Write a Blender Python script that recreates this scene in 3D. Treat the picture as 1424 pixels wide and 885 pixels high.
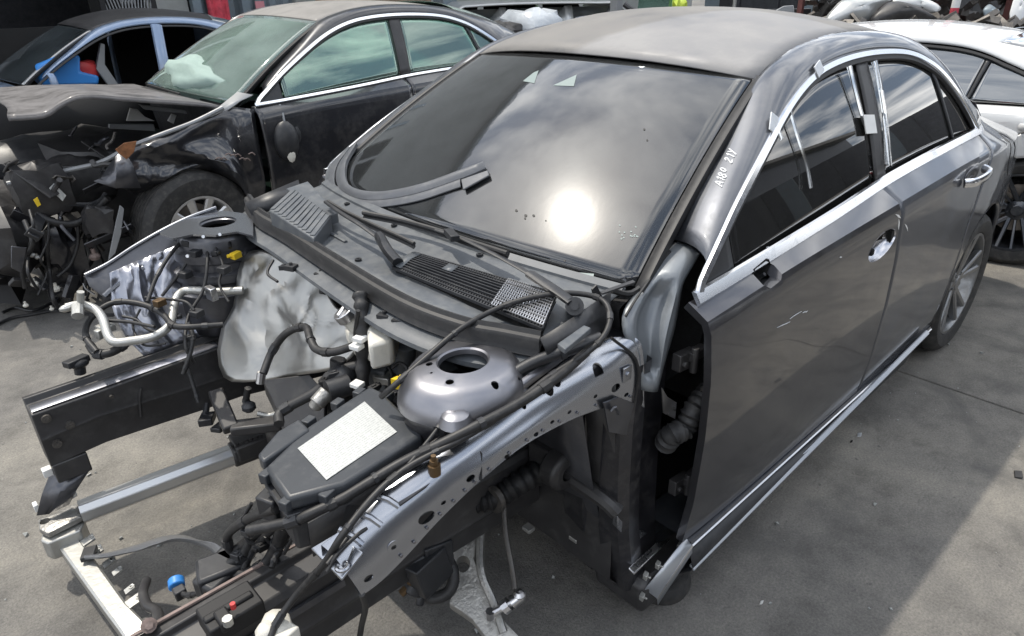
import bpy, bmesh, math, random
from math import radians as rad, sin, cos, pi, sqrt
from mathutils import Vector, Matrix, noise as mnoise
random.seed(7)
for o in list(bpy.data.objects): bpy.data.objects.remove(o)
S = bpy.context.scene
COL = S.collection

# ------------------------------------------------------------------ camera
# car frame: x forward, y to the wrecked car's left, z up, ground at z = 0, front axle at x = 0
F = 955.94; CX, CY = 719.0, 442.0; PW, PH = 1424.0, 885.0
C = Vector((0.64138, 1.56389, 1.58578))
RR = Vector((-0.72664913, 0.68678956, -0.01735337))
RD = Vector((0.31512358, 0.3107545, -0.89673227))
RF = Vector((-0.61047373, -0.65707818, -0.44223307))
cam = bpy.data.cameras.new('camera'); camo = bpy.data.objects.new('camera', cam); COL.objects.link(camo)
cam.sensor_fit = 'HORIZONTAL'; cam.sensor_width = 36.0; cam.lens = 36.0 * F / PW
cam.shift_x = -(CX - PW / 2) / PW; cam.shift_y = (CY - PH / 2) / PW
cam.clip_start = 0.05; cam.clip_end = 500
m = Matrix((( RR.x, -RD.x, -RF.x, C.x), (RR.y, -RD.y, -RF.y, C.y), (RR.z, -RD.z, -RF.z, C.z), (0, 0, 0, 1)))
camo.matrix_world = m
S.camera = camo

# ------------------------------------------------------------------ sky and sun
SUN_EL, SUN_AZ = 64.5, -77.0          # azimuth from +x towards +y
CLX, CLY = 11.3, 4.4
wd = bpy.data.worlds.new('World'); S.world = wd; wd.use_nodes = True
nt = wd.node_tree; nt.nodes.clear()
def N(t, ty, **k):
    n = t.nodes.new(ty)
    for a, b in k.items(): setattr(n, a, b)
    return n
sk = N(nt, 'ShaderNodeTexSky', sky_type='NISHITA'); sk.sun_disc = False
sk.sun_elevation = rad(SUN_EL); sk.sun_rotation = rad(90 - SUN_AZ); sk.air_density = 1.0; sk.dust_density = 4.0; sk.ozone_density = 1.0
tc = N(nt, 'ShaderNodeTexCoord'); sep = N(nt, 'ShaderNodeSeparateXYZ'); nt.links.new(tc.outputs['Generated'], sep.inputs[0])
az = N(nt, 'ShaderNodeMath', operation='MAXIMUM'); az.inputs[1].default_value = 0.0; nt.links.new(sep.outputs['Z'], az.inputs[0])
ad = N(nt, 'ShaderNodeMath', operation='ADD'); ad.inputs[1].default_value = 0.22; nt.links.new(az.outputs[0], ad.inputs[0])
dx = N(nt, 'ShaderNodeMath', operation='DIVIDE'); dy = N(nt, 'ShaderNodeMath', operation='DIVIDE')
for d, a in ((dx, 'X'), (dy, 'Y')): nt.links.new(sep.outputs[a], d.inputs[0]); nt.links.new(ad.outputs[0], d.inputs[1])
cmb = N(nt, 'ShaderNodeCombineXYZ'); nt.links.new(dx.outputs[0], cmb.inputs[0]); nt.links.new(dy.outputs[0], cmb.inputs[1])
cn = N(nt, 'ShaderNodeTexNoise'); cn.inputs['Scale'].default_value = 3.0; cn.inputs['Detail'].default_value = 7; cn.inputs['Roughness'].default_value = .56; cn.inputs['Distortion'].default_value = .35
cmp_ = N(nt, 'ShaderNodeMapping'); cmp_.inputs['Location'].default_value = (CLX, CLY, 0); cmp_.inputs['Scale'].default_value = (1, .62, 1); cmp_.inputs['Rotation'].default_value = (0, 0, rad(35)); nt.links.new(cmb.outputs[0], cmp_.inputs['Vector']); nt.links.new(cmp_.outputs[0], cn.inputs['Vector'])
cr = N(nt, 'ShaderNodeValToRGB'); cr.color_ramp.elements[0].position = .43; cr.color_ramp.elements[1].position = .66
nt.links.new(cn.outputs[0], cr.inputs[0])
cl = N(nt, 'ShaderNodeMix', data_type='RGBA'); cl.inputs['B'].default_value = (20.5, 20.3, 19.8, 1)
fm = N(nt, 'ShaderNodeMath', operation='MULTIPLY'); fm.inputs[1].default_value = .9; nt.links.new(cr.outputs[0], fm.inputs[0])
hz = N(nt, 'ShaderNodeMix', data_type='RGBA'); hz.inputs['Factor'].default_value = .72; hz.inputs['B'].default_value = (3.2, 4.1, 5.6, 1); nt.links.new(sk.outputs[0], hz.inputs['A'])
nt.links.new(fm.outputs[0], cl.inputs['Factor']); nt.links.new(hz.outputs['Result'], cl.inputs['A'])
bg = N(nt, 'ShaderNodeBackground'); bg.inputs[1].default_value = .128; wo = N(nt, 'ShaderNodeOutputWorld')
nt.links.new(cl.outputs['Result'], bg.inputs[0]); nt.links.new(bg.outputs[0], wo.inputs[0])
sl = bpy.data.lights.new('sun', 'SUN'); sl.energy = 2.8; sl.angle = rad(1.2); sl.color = (1, .93, .82)
so = bpy.data.objects.new('sun', sl); COL.objects.link(so)
sd = Vector((cos(rad(SUN_EL)) * cos(rad(SUN_AZ)), cos(rad(SUN_EL)) * sin(rad(SUN_AZ)), sin(rad(SUN_EL))))
so.rotation_euler = sd.to_track_quat('Z', 'Y').to_euler(); so.location = (0, 0, 12)
S.view_settings.view_transform = 'Standard'; S.view_settings.look = 'None'; S.view_settings.gamma = 1
S.view_settings.exposure = 0.35
S.render.engine = 'CYCLES'
S.cycles.max_bounces = 8; S.cycles.transparent_max_bounces = 12; S.cycles.caustics_reflective = False; S.cycles.caustics_refractive = False
S.cycles.sample_clamp_indirect = 4.0

# ------------------------------------------------------------------ helpers: pixels to points
def ray(u, v): return (RR * ((u - CX) / F) + RD * ((v - CY) / F) + RF)
def P(u, v, x=None, y=None, z=None):
    r = ray(u, v)
    if x is not None: t = (x - C.x) / r.x
    elif y is not None: t = (y - C.y) / r.y
    else: t = (z - C.z) / r.z
    return C + r * t
def PL(u, v, n, d):
    n = Vector(n); r = ray(u, v); return C + r * ((d - n.dot(C)) / n.dot(r))
def PD(u, v, d): return C + ray(u, v) * d
def hit(u, v, fn, h=0.0, t0=.4, t1=6.0):
    "first point of the pixel's ray that drops below z = fn(x, y) + h"
    r = ray(u, v); a = t0
    n = 240
    for i in range(n):
        b = t0 + (t1 - t0) * (i + 1) / n; p = C + r * b
        if p.z < fn(p.x, p.y) + h:
            for k in range(24):
                mm = (a + b) / 2; q = C + r * mm
                if q.z < fn(q.x, q.y) + h: b = mm
                else: a = mm
            return C + r * b
        a = b
    return C + r * t1
def itp(tab, x):
    "linear table, x ascending or descending"
    if tab[0][0] > tab[-1][0]: tab = tab[::-1]
    if x <= tab[0][0]: return tab[0][1]
    for (a, b), (c, d) in zip(tab, tab[1:]):
        if x <= c: return b + (d - b) * (x - a) / (c - a)
    return tab[-1][1]
def sitp(tab, x):
    "smooth (catmull-rom) table"
    if tab[0][0] > tab[-1][0]: tab = tab[::-1]
    n = len(tab)
    if x <= tab[0][0]: return tab[0][1]
    if x >= tab[-1][0]: return tab[-1][1]
    for i in range(n - 1):
        if x <= tab[i + 1][0]:
            x0, y0 = tab[i]; x1, y1 = tab[i + 1]
            m0 = (y1 - tab[i - 1][1]) / (x1 - tab[i - 1][0]) if i > 0 else (y1 - y0) / (x1 - x0)
            m1 = (tab[i + 2][1] - y0) / (tab[i + 2][0] - x0) if i < n - 2 else (y1 - y0) / (x1 - x0)
            h = x1 - x0; t = (x - x0) / h
            return (2*t**3 - 3*t*t + 1) * y0 + (t**3 - 2*t*t + t) * h * m0 + (-2*t**3 + 3*t*t) * y1 + (t**3 - t*t) * h * m1
def crv(pts, k=6, closed=False):
    "catmull-rom through points"
    p = [Vector(q) for q in pts]; n = len(p); out = []
    rng = range(n if closed else n - 1)
    for i in rng:
        a = p[(i - 1) % n] if (closed or i > 0) else p[0] * 2 - p[1]
        b = p[i]; c = p[(i + 1) % n]
        d = p[(i + 2) % n] if (closed or i < n - 2) else p[-1] * 2 - p[-2]
        for j in range(k):
            t = j / k
            out.append(.5 * ((2 * b) + (c - a) * t + (2 * a - 5 * b + 4 * c - d) * t * t + (3 * b - a - 3 * c + d) * t ** 3))
    if not closed: out.append(p[-1].copy())
    return out
def lerp(a, b, t): return a + (b - a) * t

# ------------------------------------------------------------------ helpers: meshes and objects
class MB:
    def __init__(s): s.v = []; s.f = []
    def add(s, vs, fs):
        b = len(s.v); s.v += [Vector(q) for q in vs]; s.f += [tuple(b + i for i in q) for q in fs]; return s
    def box(s, x0, x1, y0, y1, z0, z1):
        vs = [(x, y, z) for x in (x0, x1) for y in (y0, y1) for z in (z0, z1)]
        return s.add(vs, [(0,1,3,2),(4,6,7,5),(0,4,5,1),(2,3,7,6),(0,2,6,4),(1,5,7,3)])
    def obox(s, c, ax, ay, az):
        "box from centre and three half vectors"
        c, ax, ay, az = Vector(c), Vector(ax), Vector(ay), Vector(az)
        vs = [c + ax * i + ay * j + az * k for i in (-1, 1) for j in (-1, 1) for k in (-1, 1)]
        return s.add(vs, [(0,1,3,2),(4,6,7,5),(0,4,5,1),(2,3,7,6),(0,2,6,4),(1,5,7,3)])
    def bar(s, a, b, w, h, up=(0, 0, 1)):
        a, b = Vector(a), Vector(b); d = (b - a).normalized(); sd_ = d.cross(Vector(up)).normalized(); u = sd_.cross(d)
        return s.obox((a + b) / 2, (b - a) / 2, sd_ * w / 2, u * h / 2)
    def grid(s, rows, cu=False, cv=False):
        n, m_ = len(rows), len(rows[0]); vs = [p for r in rows for p in r]; fs = []
        for i in range(n if cv else n - 1):
            for j in range(m_ if cu else m_ - 1):
                fs.append((i * m_ + j, i * m_ + (j + 1) % m_, ((i + 1) % n) * m_ + (j + 1) % m_, ((i + 1) % n) * m_ + j))
        return s.add(vs, fs)
    def tube(s, pts, r, n=8, k=0, flat=None, closed=False):
        if k: pts = crv(pts, k, closed)
        pts = [Vector(p) for p in pts]; rows = []; L = len(pts); pu = None
        for i, p in enumerate(pts):
            if closed: d = pts[(i + 1) % L] - pts[i - 1]
            else: d = pts[min(i + 1, L - 1)] - pts[max(i - 1, 0)]
            d = d.normalized() if d.length > 1e-9 else Vector((1, 0, 0))
            if pu is None: u = d.orthogonal().normalized() if flat is None else (Vector(flat) - d * d.dot(Vector(flat))).normalized()
            else:
                u = (pu - d * d.dot(pu)); u = u.normalized() if u.length > 1e-6 else d.orthogonal().normalized()
                if flat is not None: u = (Vector(flat) - d * d.dot(Vector(flat))).normalized()
            w = d.cross(u); pu = u
            rr = r(i / (L - 1)) if callable(r) else r
            ra, rb = rr if isinstance(rr, tuple) else (rr, rr)
            rows.append([p + u * (cos(2 * pi * j / n) * ra) + w * (sin(2 * pi * j / n) * rb) for j in range(n)])
        b = len(s.v); s.grid(rows, cu=True, cv=closed)
        if not closed:
            s.f.append(tuple(b + j for j in range(n))[::-1]); s.f.append(tuple(b + (L - 1) * n + j for j in range(n)))
        return s
    def strip(s, pts, ups, w, h):
        "rectangular sweep; ups = outward normals"
        rows = []; L = len(pts)
        for i, p in enumerate(pts):
            d = (pts[min(i + 1, L - 1)] - pts[max(i - 1, 0)]).normalized(); u = Vector(ups[i]); u = (u - d * d.dot(u)).normalized(); q = d.cross(u)
            ww = w(i / (L - 1)) if callable(w) else w
            rows.append([p - q * ww / 2, p - q * ww * .36 + u * h, p + q * ww * .36 + u * h, p + q * ww / 2, p + q * ww / 2 - u * h * .6, p - q * ww / 2 - u * h * .6])
        b = len(s.v); s.grid(rows, cu=True); s.f.append(tuple(b + j for j in range(6))[::-1]); s.f.append(tuple(b + (L - 1) * 6 + j for j in range(6))); return s
    def prism(s, poly, vec):
        vec = Vector(vec); n = len(poly); a = [Vector(p) for p in poly]
        return s.add(a + [p + vec for p in a], [tuple(range(n))[::-1], tuple(range(n, 2 * n))] + [(i, (i + 1) % n, n + (i + 1) % n, n + i) for i in range(n)])
    def lathe(s, prof, c=(0, 0, 0), axis='z', n=24, closed=False):
        c = Vector(c); rows = []
        for r, h in prof:
            row = []
            for j in range(n):
                a = 2 * pi * j / n
                q = (r * cos(a), r * sin(a), h)
                if axis == 'y': q = (q[0], h, q[1])
                elif axis == 'x': q = (h, q[0], q[1])
                row.append(c + Vector(q))
            rows.append(row)
        return s.grid(rows, cu=True, cv=closed)
    def cyl(s, a, b, r, n=12, r2=None):
        return s.tube([a, b], (lambda t: lerp(r, r if r2 is None else r2, t)), n)
    def ball(s, c, r, n=10, sc=(1, 1, 1)):
        c = Vector(c); rows = []
        for i in range(n // 2 + 1):
            t = pi * (i + .001) / (n // 2 + .002); rows.append([c + Vector((r * sin(t) * cos(2 * pi * j / n) * sc[0], r * sin(t) * sin(2 * pi * j / n) * sc[1], r * cos(t) * sc[2])) for j in range(n)])
        return s.grid(rows, cu=True)
    def build(s, name, mat, parent=None, smooth=32, bevel=0, solid=0, off=-1, sub=0, W=None, seg=2):
        me = bpy.data.meshes.new(name); vs = [W(p) for p in s.v] if W else s.v
        me.from_pydata([tuple(p) for p in vs], [], s.f); me.update()
        bm = bmesh.new(); bm.from_mesh(me); bmesh.ops.remove_doubles(bm, verts=bm.verts, dist=1e-5); bmesh.ops.recalc_face_normals(bm, faces=bm.faces); bm.to_mesh(me); bm.free()
        if smooth:
            me.shade_smooth(); me.set_sharp_from_angle(angle=rad(smooth))
        me.materials.append(MT[mat] if isinstance(mat, str) else mat)
        o = bpy.data.objects.new(name, me); COL.objects.link(o)
        if parent is not None:
            o.parent = parent
            if parent.type == 'EMPTY' and W is None: o.matrix_parent_inverse = parent.matrix_basis.inverted()
        if solid: md = o.modifiers.new('solid', 'SOLIDIFY'); md.thickness = solid; md.offset = off; md.use_even_offset = False
        if sub: md = o.modifiers.new('sub', 'SUBSURF'); md.levels = md.render_levels = sub
        if bevel: md = o.modifiers.new('bevel', 'BEVEL'); md.width = bevel; md.segments = seg; md.limit_method = 'ANGLE'; md.angle_limit = rad(35); md.harden_normals = False
        return o
def cut(o, cutters, ang=30):
    "boolean the cutters out of o and keep the result as plain mesh"
    c = MB()
    for q in cutters: c.add(q.v, q.f)
    me = bpy.data.meshes.new('c'); me.from_pydata([tuple(p) for p in c.v], [], c.f)
    bm = bmesh.new(); bm.from_mesh(me); bmesh.ops.recalc_face_normals(bm, faces=bm.faces); bm.to_mesh(me); bm.free()
    co = bpy.data.objects.new('c', me); COL.objects.link(co)
    md = o.modifiers.new('b', 'BOOLEAN'); md.operation = 'DIFFERENCE'; md.object = co; md.solver = 'EXACT'; md.use_self = True
    dg = bpy.context.evaluated_depsgraph_get(); dg.update()
    nm = bpy.data.meshes.new_from_object(o.evaluated_get(dg)); o.modifiers.clear(); o.data = nm
    nm.shade_smooth(); nm.set_sharp_from_angle(angle=rad(ang))
    bpy.data.objects.remove(co)
def thing(name, label, cat, loc=(0, 0, 0), rz=0, group=None):
    o = bpy.data.objects.new(name, None); COL.objects.link(o); o.location = loc; o.rotation_euler = (0, 0, rz); o.empty_display_size = .2
    tag(o, label, cat, group); return o
def tag(o, label, cat, group=None):
    o['label'] = label; o['category'] = cat
    if group: o['group'] = group
    return o

# ------------------------------------------------------------------ materials
MT = {}
def mat(name, col, rough=.5, metal=0., coat=0., var=.0, vs=6., bump=.0, bs=60., rvar=0., dust=None, spec=.5, coatr=.05, trans=0., alpha=1., ior=1.5):
    m_ = bpy.data.materials.new(name); m_.use_nodes = True; t = m_.node_tree; b = t.nodes['Principled BSDF']; MT[name] = m_
    b.inputs['Base Color'].default_value = (*col, 1); b.inputs['Roughness'].default_value = rough; b.inputs['Metallic'].default_value = metal
    b.inputs['Coat Weight'].default_value = coat; b.inputs['Coat Roughness'].default_value = coatr; b.inputs['Specular IOR Level'].default_value = spec
    b.inputs['IOR'].default_value = ior; b.inputs['Transmission Weight'].default_value = trans
    tcn = N(t, 'ShaderNodeTexCoord'); src = None
    if var or rvar or dust:
        n1 = N(t, 'ShaderNodeTexNoise'); n1.inputs['Scale'].default_value = vs; n1.inputs['Detail'].default_value = 6; n1.inputs['Roughness'].default_value = .62
        t.links.new(tcn.outputs['Object'], n1.inputs['Vector'])
    if var:
        mr = N(t, 'ShaderNodeMapRange'); mr.inputs['From Min'].default_value = .3; mr.inputs['From Max'].default_value = .7; mr.inputs['To Min'].default_value = 1 - var; mr.inputs['To Max'].default_value = 1 + var
        t.links.new(n1.outputs[0], mr.inputs['Value'])
        mx = N(t, 'ShaderNodeMix', data_type='RGBA', blend_type='MULTIPLY'); mx.inputs['Factor'].default_value = 1; mx.inputs['A'].default_value = (*col, 1)
        t.links.new(mr.outputs[0], mx.inputs['B']); src = mx.outputs['Result']
    if dust:
        dc, amt, thr = dust
        n2 = N(t, 'ShaderNodeTexNoise'); n2.inputs['Scale'].default_value = vs * 2.7; n2.inputs['Detail'].default_value = 8; n2.inputs['Roughness'].default_value = .7; t.links.new(tcn.outputs['Object'], n2.inputs['Vector'])
        md = N(t, 'ShaderNodeMapRange'); md.inputs['From Min'].default_value = thr; md.inputs['From Max'].default_value = thr + .3; md.inputs['To Max'].default_value = amt; t.links.new(n2.outputs[0], md.inputs['Value'])
        dm = N(t, 'ShaderNodeMix', data_type='RGBA'); dm.inputs['A'].default_value = (*col, 1); dm.inputs['B'].default_value = (*dc, 1)
        if src: t.links.new(src, dm.inputs['A'])
        t.links.new(md.outputs[0], dm.inputs['Factor']); src = dm.outputs['Result']
        rm = N(t, 'ShaderNodeMapRange'); rm.inputs['To Min'].default_value = rough; rm.inputs['To Max'].default_value = .9; t.links.new(md.outputs[0], rm.inputs['Value']); t.links.new(rm.outputs[0], b.inputs['Roughness'])
        mm = N(t, 'ShaderNodeMapRange'); mm.inputs['To Min'].default_value = metal; mm.inputs['To Max'].default_value = 0; t.links.new(md.outputs[0], mm.inputs['Value']); t.links.new(mm.outputs[0], b.inputs['Metallic'])
        if coat:
            cm = N(t, 'ShaderNodeMapRange'); cm.inputs['To Min'].default_value = coat; cm.inputs['To Max'].default_value = 0; t.links.new(md.outputs[0], cm.inputs['Value']); t.links.new(cm.outputs[0], b.inputs['Coat Weight'])
    elif rvar:
        rm = N(t, 'ShaderNodeMapRange'); rm.inputs['From Min'].default_value = .3; rm.inputs['From Max'].default_value = .7; rm.inputs['To Min'].default_value = max(rough - rvar, .02); rm.inputs['To Max'].default_value = rough + rvar
        t.links.new(n1.outputs[0], rm.inputs['Value']); t.links.new(rm.outputs[0], b.inputs['Roughness'])
    if src: t.links.new(src, b.inputs['Base Color'])
    if bump:
        n3 = N(t, 'ShaderNodeTexNoise'); n3.inputs['Scale'].default_value = bs; n3.inputs['Detail'].default_value = 4; t.links.new(tcn.outputs['Object'], n3.inputs['Vector'])
        bp = N(t, 'ShaderNodeBump'); bp.inputs['Strength'].default_value = bump; bp.inputs['Distance'].default_value = .01; t.links.new(n3.outputs[0], bp.inputs['Height']); t.links.new(bp.outputs[0], b.inputs['Normal'])
    return m_
DUST = (.30, .28, .25)
mat('paint', (.085, .091, .106), .38, .8, 1.0, var=.07, vs=3, dust=((.17, .175, .185), .34, .42), coatr=.05)
mat('paint_shaded', (.070, .071, .080), .32, .85, 1.0, var=.07, vs=2.2, dust=((.125, .12, .118), .30, .47), coatr=.035)  # same car paint, darkened in colour for the door in shade
mat('roof_paint', (.18, .18, .185), .5, .4, .12, var=.06, vs=1.6, dust=((.27, .265, .258), .85, .30), coatr=.3)
mat('bay_paint', (.36, .375, .41), .27, .95, .3, var=.03, vs=4)
mat('bay_dark', (.085, .087, .098), .33, .7, .4, var=.2, vs=8, dust=((.14, .135, .13), .4, .5), coatr=.15)
mat('bay_black', (.022, .022, .026), .3, .4, .5, var=.25, vs=9, dust=((.10, .095, .09), .45, .48), coatr=.15)
mat('lilac', (.30, .31, .35), .30, .95, .4, var=.08, vs=9)
mat('black_panel', (.030, .029, .030), .44, .0, .0, var=.3, vs=7, dust=((.10, .10, .095), .5, .5))
mat('plastic', (.020, .021, .024), .42, 0, 0, var=.2, vs=9, bump=.06, bs=400, dust=((.10, .10, .10), .3, .48))
mat('fuse_plastic', (.036, .040, .046), .42, 0, 0, var=.1, vs=9, bump=.05, bs=420, dust=((.16, .16, .16), .3, .5))
mat('patch', (.19, .24, .235), .5)
mat('plastic_grey', (.080, .089, .100), .46, 0, 0, var=.12, vs=9, bump=.05, bs=420, dust=((.22, .22, .21), .4, .45))
mat('rubber', (.020, .020, .021), .55, 0, 0, var=.25, vs=12, bump=.05, bs=300, dust=((.11, .105, .10), .35, .5))
mat('trim_rubber', (.10, .105, .115), .33, 0, .25, var=.1, vs=12, dust=((.25, .25, .24), .3, .5))
mat('wire', (.014, .014, .015), .5, 0, 0, var=.3, vs=20, dust=((.12, .115, .11), .35, .5))
mat('tyre', (.022, .022, .022), .78, 0, 0, var=.25, vs=10, bump=.08, bs=200, dust=((.12, .11, .10), .5, .46))
mat('chrome', (.82, .83, .85), .16, 1, 0, var=.03, vs=5, dust=((.45, .45, .44), .25, .55))
mat('satin_alu', (.66, .66, .67), .30, 1, 0, var=.08, vs=8, rvar=.1)
mat('cast_alu', (.34, .335, .32), .46, .85, 0, var=.2, vs=22, bump=.25, bs=120, dust=((.2, .19, .17), .6, .5))
mat('extrusion', (.62, .62, .61), .30, .8, 0, var=.06, vs=6)
mat('old_alu', (.44, .44, .42), .42, .75, 0, var=.10, vs=14, bump=.1, bs=60, dust=((.36, .34, .30), .6, .5))
mat('foil', (.37, .365, .345), .33, .95, 0, var=.05, vs=9, bump=.06, bs=26)
mat('steel_dark', (.10, .095, .09), .5, .7, 0, var=.3, vs=20, bump=.2, bs=90, dust=((.15, .13, .11), .6, .45))
mat('rust', (.20, .085, .035), .85, 0, 0, var=.45, vs=30, bump=.4, bs=90)
mat('pink_rust', (.20, .155, .14), .7, .2, 0, var=.35, vs=40, bump=.2, bs=90)
mat('white_plastic', (.62, .60, .54), .38, 0, 0, var=.1, vs=20, dust=((.35, .32, .27), .5, .55))
mat('bright_white', (.74, .74, .72), .45, 0, 0, var=.05, vs=20)
mat('yellow', (.75, .52, .03), .45); mat('blue', (.03, .20, .55), .45); mat('red', (.50, .04, .04), .5); mat('brown', (.13, .085, .045), .45, .7)
mat('primer', (.17, .185, .20), .36, .3, .3, var=.08, vs=8, dust=((.25, .25, .26), .4, .5)); mat('hole_shade_brown', (.03, .026, .018), .8); mat('tower_paint', (.25, .25, .27), .36, .95, .2, var=.08, vs=7, dust=((.18, .17, .16), .3, .55)); mat('skirt', (.42, .44, .47), .35, .6, .3, var=.05, vs=4); mat('bowl', (.52, .52, .55), .24, 1, .3, var=.1, vs=20); mat('black', (.006, .006, .007), .6); mat('void', (.004, .004, .004), .95)
mat('rim', (.22, .225, .23), .36, .9, .3, var=.1, vs=8, dust=((.2, .18, .16), .55, .44))
mat('rim_dark', (.055, .06, .07), .28, .8, .6, dust=((.2, .19, .18), .4, .5), vs=8)
mat('rim_light', (.60, .60, .60), .38, .85, .2, var=.08, vs=8, dust=((.3, .29, .27), .45, .5))
mat('disc', (.28, .25, .22), .45, .9, 0, var=.3, vs=12)
mat('paint_dark', (.022, .023, .028), .30, .5, 1.0, var=.1, vs=3, dust=((.18, .17, .155), .26, .46), coatr=.04)
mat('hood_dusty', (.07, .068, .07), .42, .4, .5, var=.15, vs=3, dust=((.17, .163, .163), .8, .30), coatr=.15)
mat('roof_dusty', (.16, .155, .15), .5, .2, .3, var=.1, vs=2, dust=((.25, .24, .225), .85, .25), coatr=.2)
mat('paint_white', (.60, .61, .61), .3, 0, .8, var=.02, vs=3, dust=((.55, .53, .49), .25, .5))
mat('paint_blue', (.20, .27, .39), .32, .4, .8, var=.05, vs=4, dust=((.4, .4, .4), .4, .5))
mat('paint_silver', (.42, .43, .43), .34, .6, .5, var=.06, vs=4, dust=((.4, .39, .37), .4, .45))
mat('fabric', (.035, .035, .037), .9, 0, 0, var=.3, vs=20, bump=.2, bs=300)
mat('airbag', (.27, .36, .325), .8, 0, 0, var=.05, vs=8, bump=.3, bs=25)
mat('paper_bag', (.46, .49, .52), .25, 0, .2, var=.06, vs=12, bump=.7, bs=22)
mat('marker', (.85, .86, .86), .6)
mat('wall_grey', (.30, .31, .30), .85, 0, 0, var=.12, vs=1.5, bump=.15, bs=30, dust=((.16, .15, .13), .5, .5))
mat('shutter', (.20, .24, .27), .55, .3, 0, var=.12, vs=2, dust=((.22, .2, .18), .5, .5))
mat('steel_blue', (.17, .21, .24), .5, .4, 0, var=.12, vs=4, dust=((.2, .17, .14), .5, .5))
mat('brick', (.25, .17, .12), .9, 0, 0, var=.35, vs=14, bump=.4, bs=40)
mat('wood', (.26, .19, .13), .85, 0, 0, var=.35, vs=7, bump=.3, bs=40)
mat('red_cloth', (.58, .07, .10), .8, 0, 0, var=.3, vs=14)
mat('pink', (.6, .25, .28), .8); mat('leaf', (.10, .22, .05), .6, var=.4, vs=12); mat('lime', (.40, .50, .04), .6)
mat('scrap_red', (.12, .045, .04), .7, .1, 0, var=.4, vs=10); mat('grey_paint', (.25, .26, .27), .5, .2, 0, var=.1, vs=6, dust=((.3, .29, .27), .4, .5))
mat('tape', (.60, .62, .64), .42, .3, 0, var=.1, vs=40)
def roof_marks():
    t = MT['roof_paint'].node_tree; b = t.nodes['Principled BSDF']; lk = b.inputs['Base Color'].links[0].from_socket
    tcn = N(t, 'ShaderNodeTexCoord'); sx = N(t, 'ShaderNodeSeparateXYZ'); n = N(t, 'ShaderNodeTexNoise'); n.inputs['Scale'].default_value = 7; n.inputs['Detail'].default_value = 4; t.links.new(tcn.outputs['Object'], n.inputs['Vector']); t.links.new(tcn.outputs['Object'], sx.inputs[0])
    def lin(a, b_, c): # a*x + b*y + c + small wobble
        m1 = N(t, 'ShaderNodeMath', operation='MULTIPLY_ADD'); m1.inputs[1].default_value = a; m1.inputs[2].default_value = c; t.links.new(sx.outputs[0], m1.inputs[0])
        m2 = N(t, 'ShaderNodeMath', operation='MULTIPLY_ADD'); m2.inputs[1].default_value = b_; t.links.new(sx.outputs[1], m2.inputs[0]); t.links.new(m1.outputs[0], m2.inputs[2])
        m3 = N(t, 'ShaderNodeMath', operation='MULTIPLY_ADD'); m3.inputs[1].default_value = .10; t.links.new(n.outputs[0], m3.inputs[0]); t.links.new(m2.outputs[0], m3.inputs[2])
        r = N(t, 'ShaderNodeMapRange'); r.inputs['From Min'].default_value = .03; r.inputs['From Max'].default_value = .07; t.links.new(m3.outputs[0], r.inputs['Value']); return r.outputs[0]
    A = lin(.40, 1.0, .46); B = lin(1.0, .25, 1.66)
    mm = N(t, 'ShaderNodeMath', operation='MULTIPLY'); t.links.new(A, mm.inputs[0]); t.links.new(B, mm.inputs[1])
    mx = N(t, 'ShaderNodeMix', data_type='RGBA', blend_type='MULTIPLY'); mx.inputs['Factor'].default_value = 1; t.links.new(lk, mx.inputs['A'])
    cr_ = N(t, 'ShaderNodeMix', data_type='RGBA'); cr_.inputs['A'].default_value = (.80, .785, .76, 1); cr_.inputs['B'].default_value = (1.06, 1.06, 1.07, 1); t.links.new(mm.outputs[0], cr_.inputs['Factor']); t.links.new(cr_.outputs['Result'], mx.inputs['B']); t.links.new(mx.outputs['Result'], b.inputs['Base Color'])
roof_marks()
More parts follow.
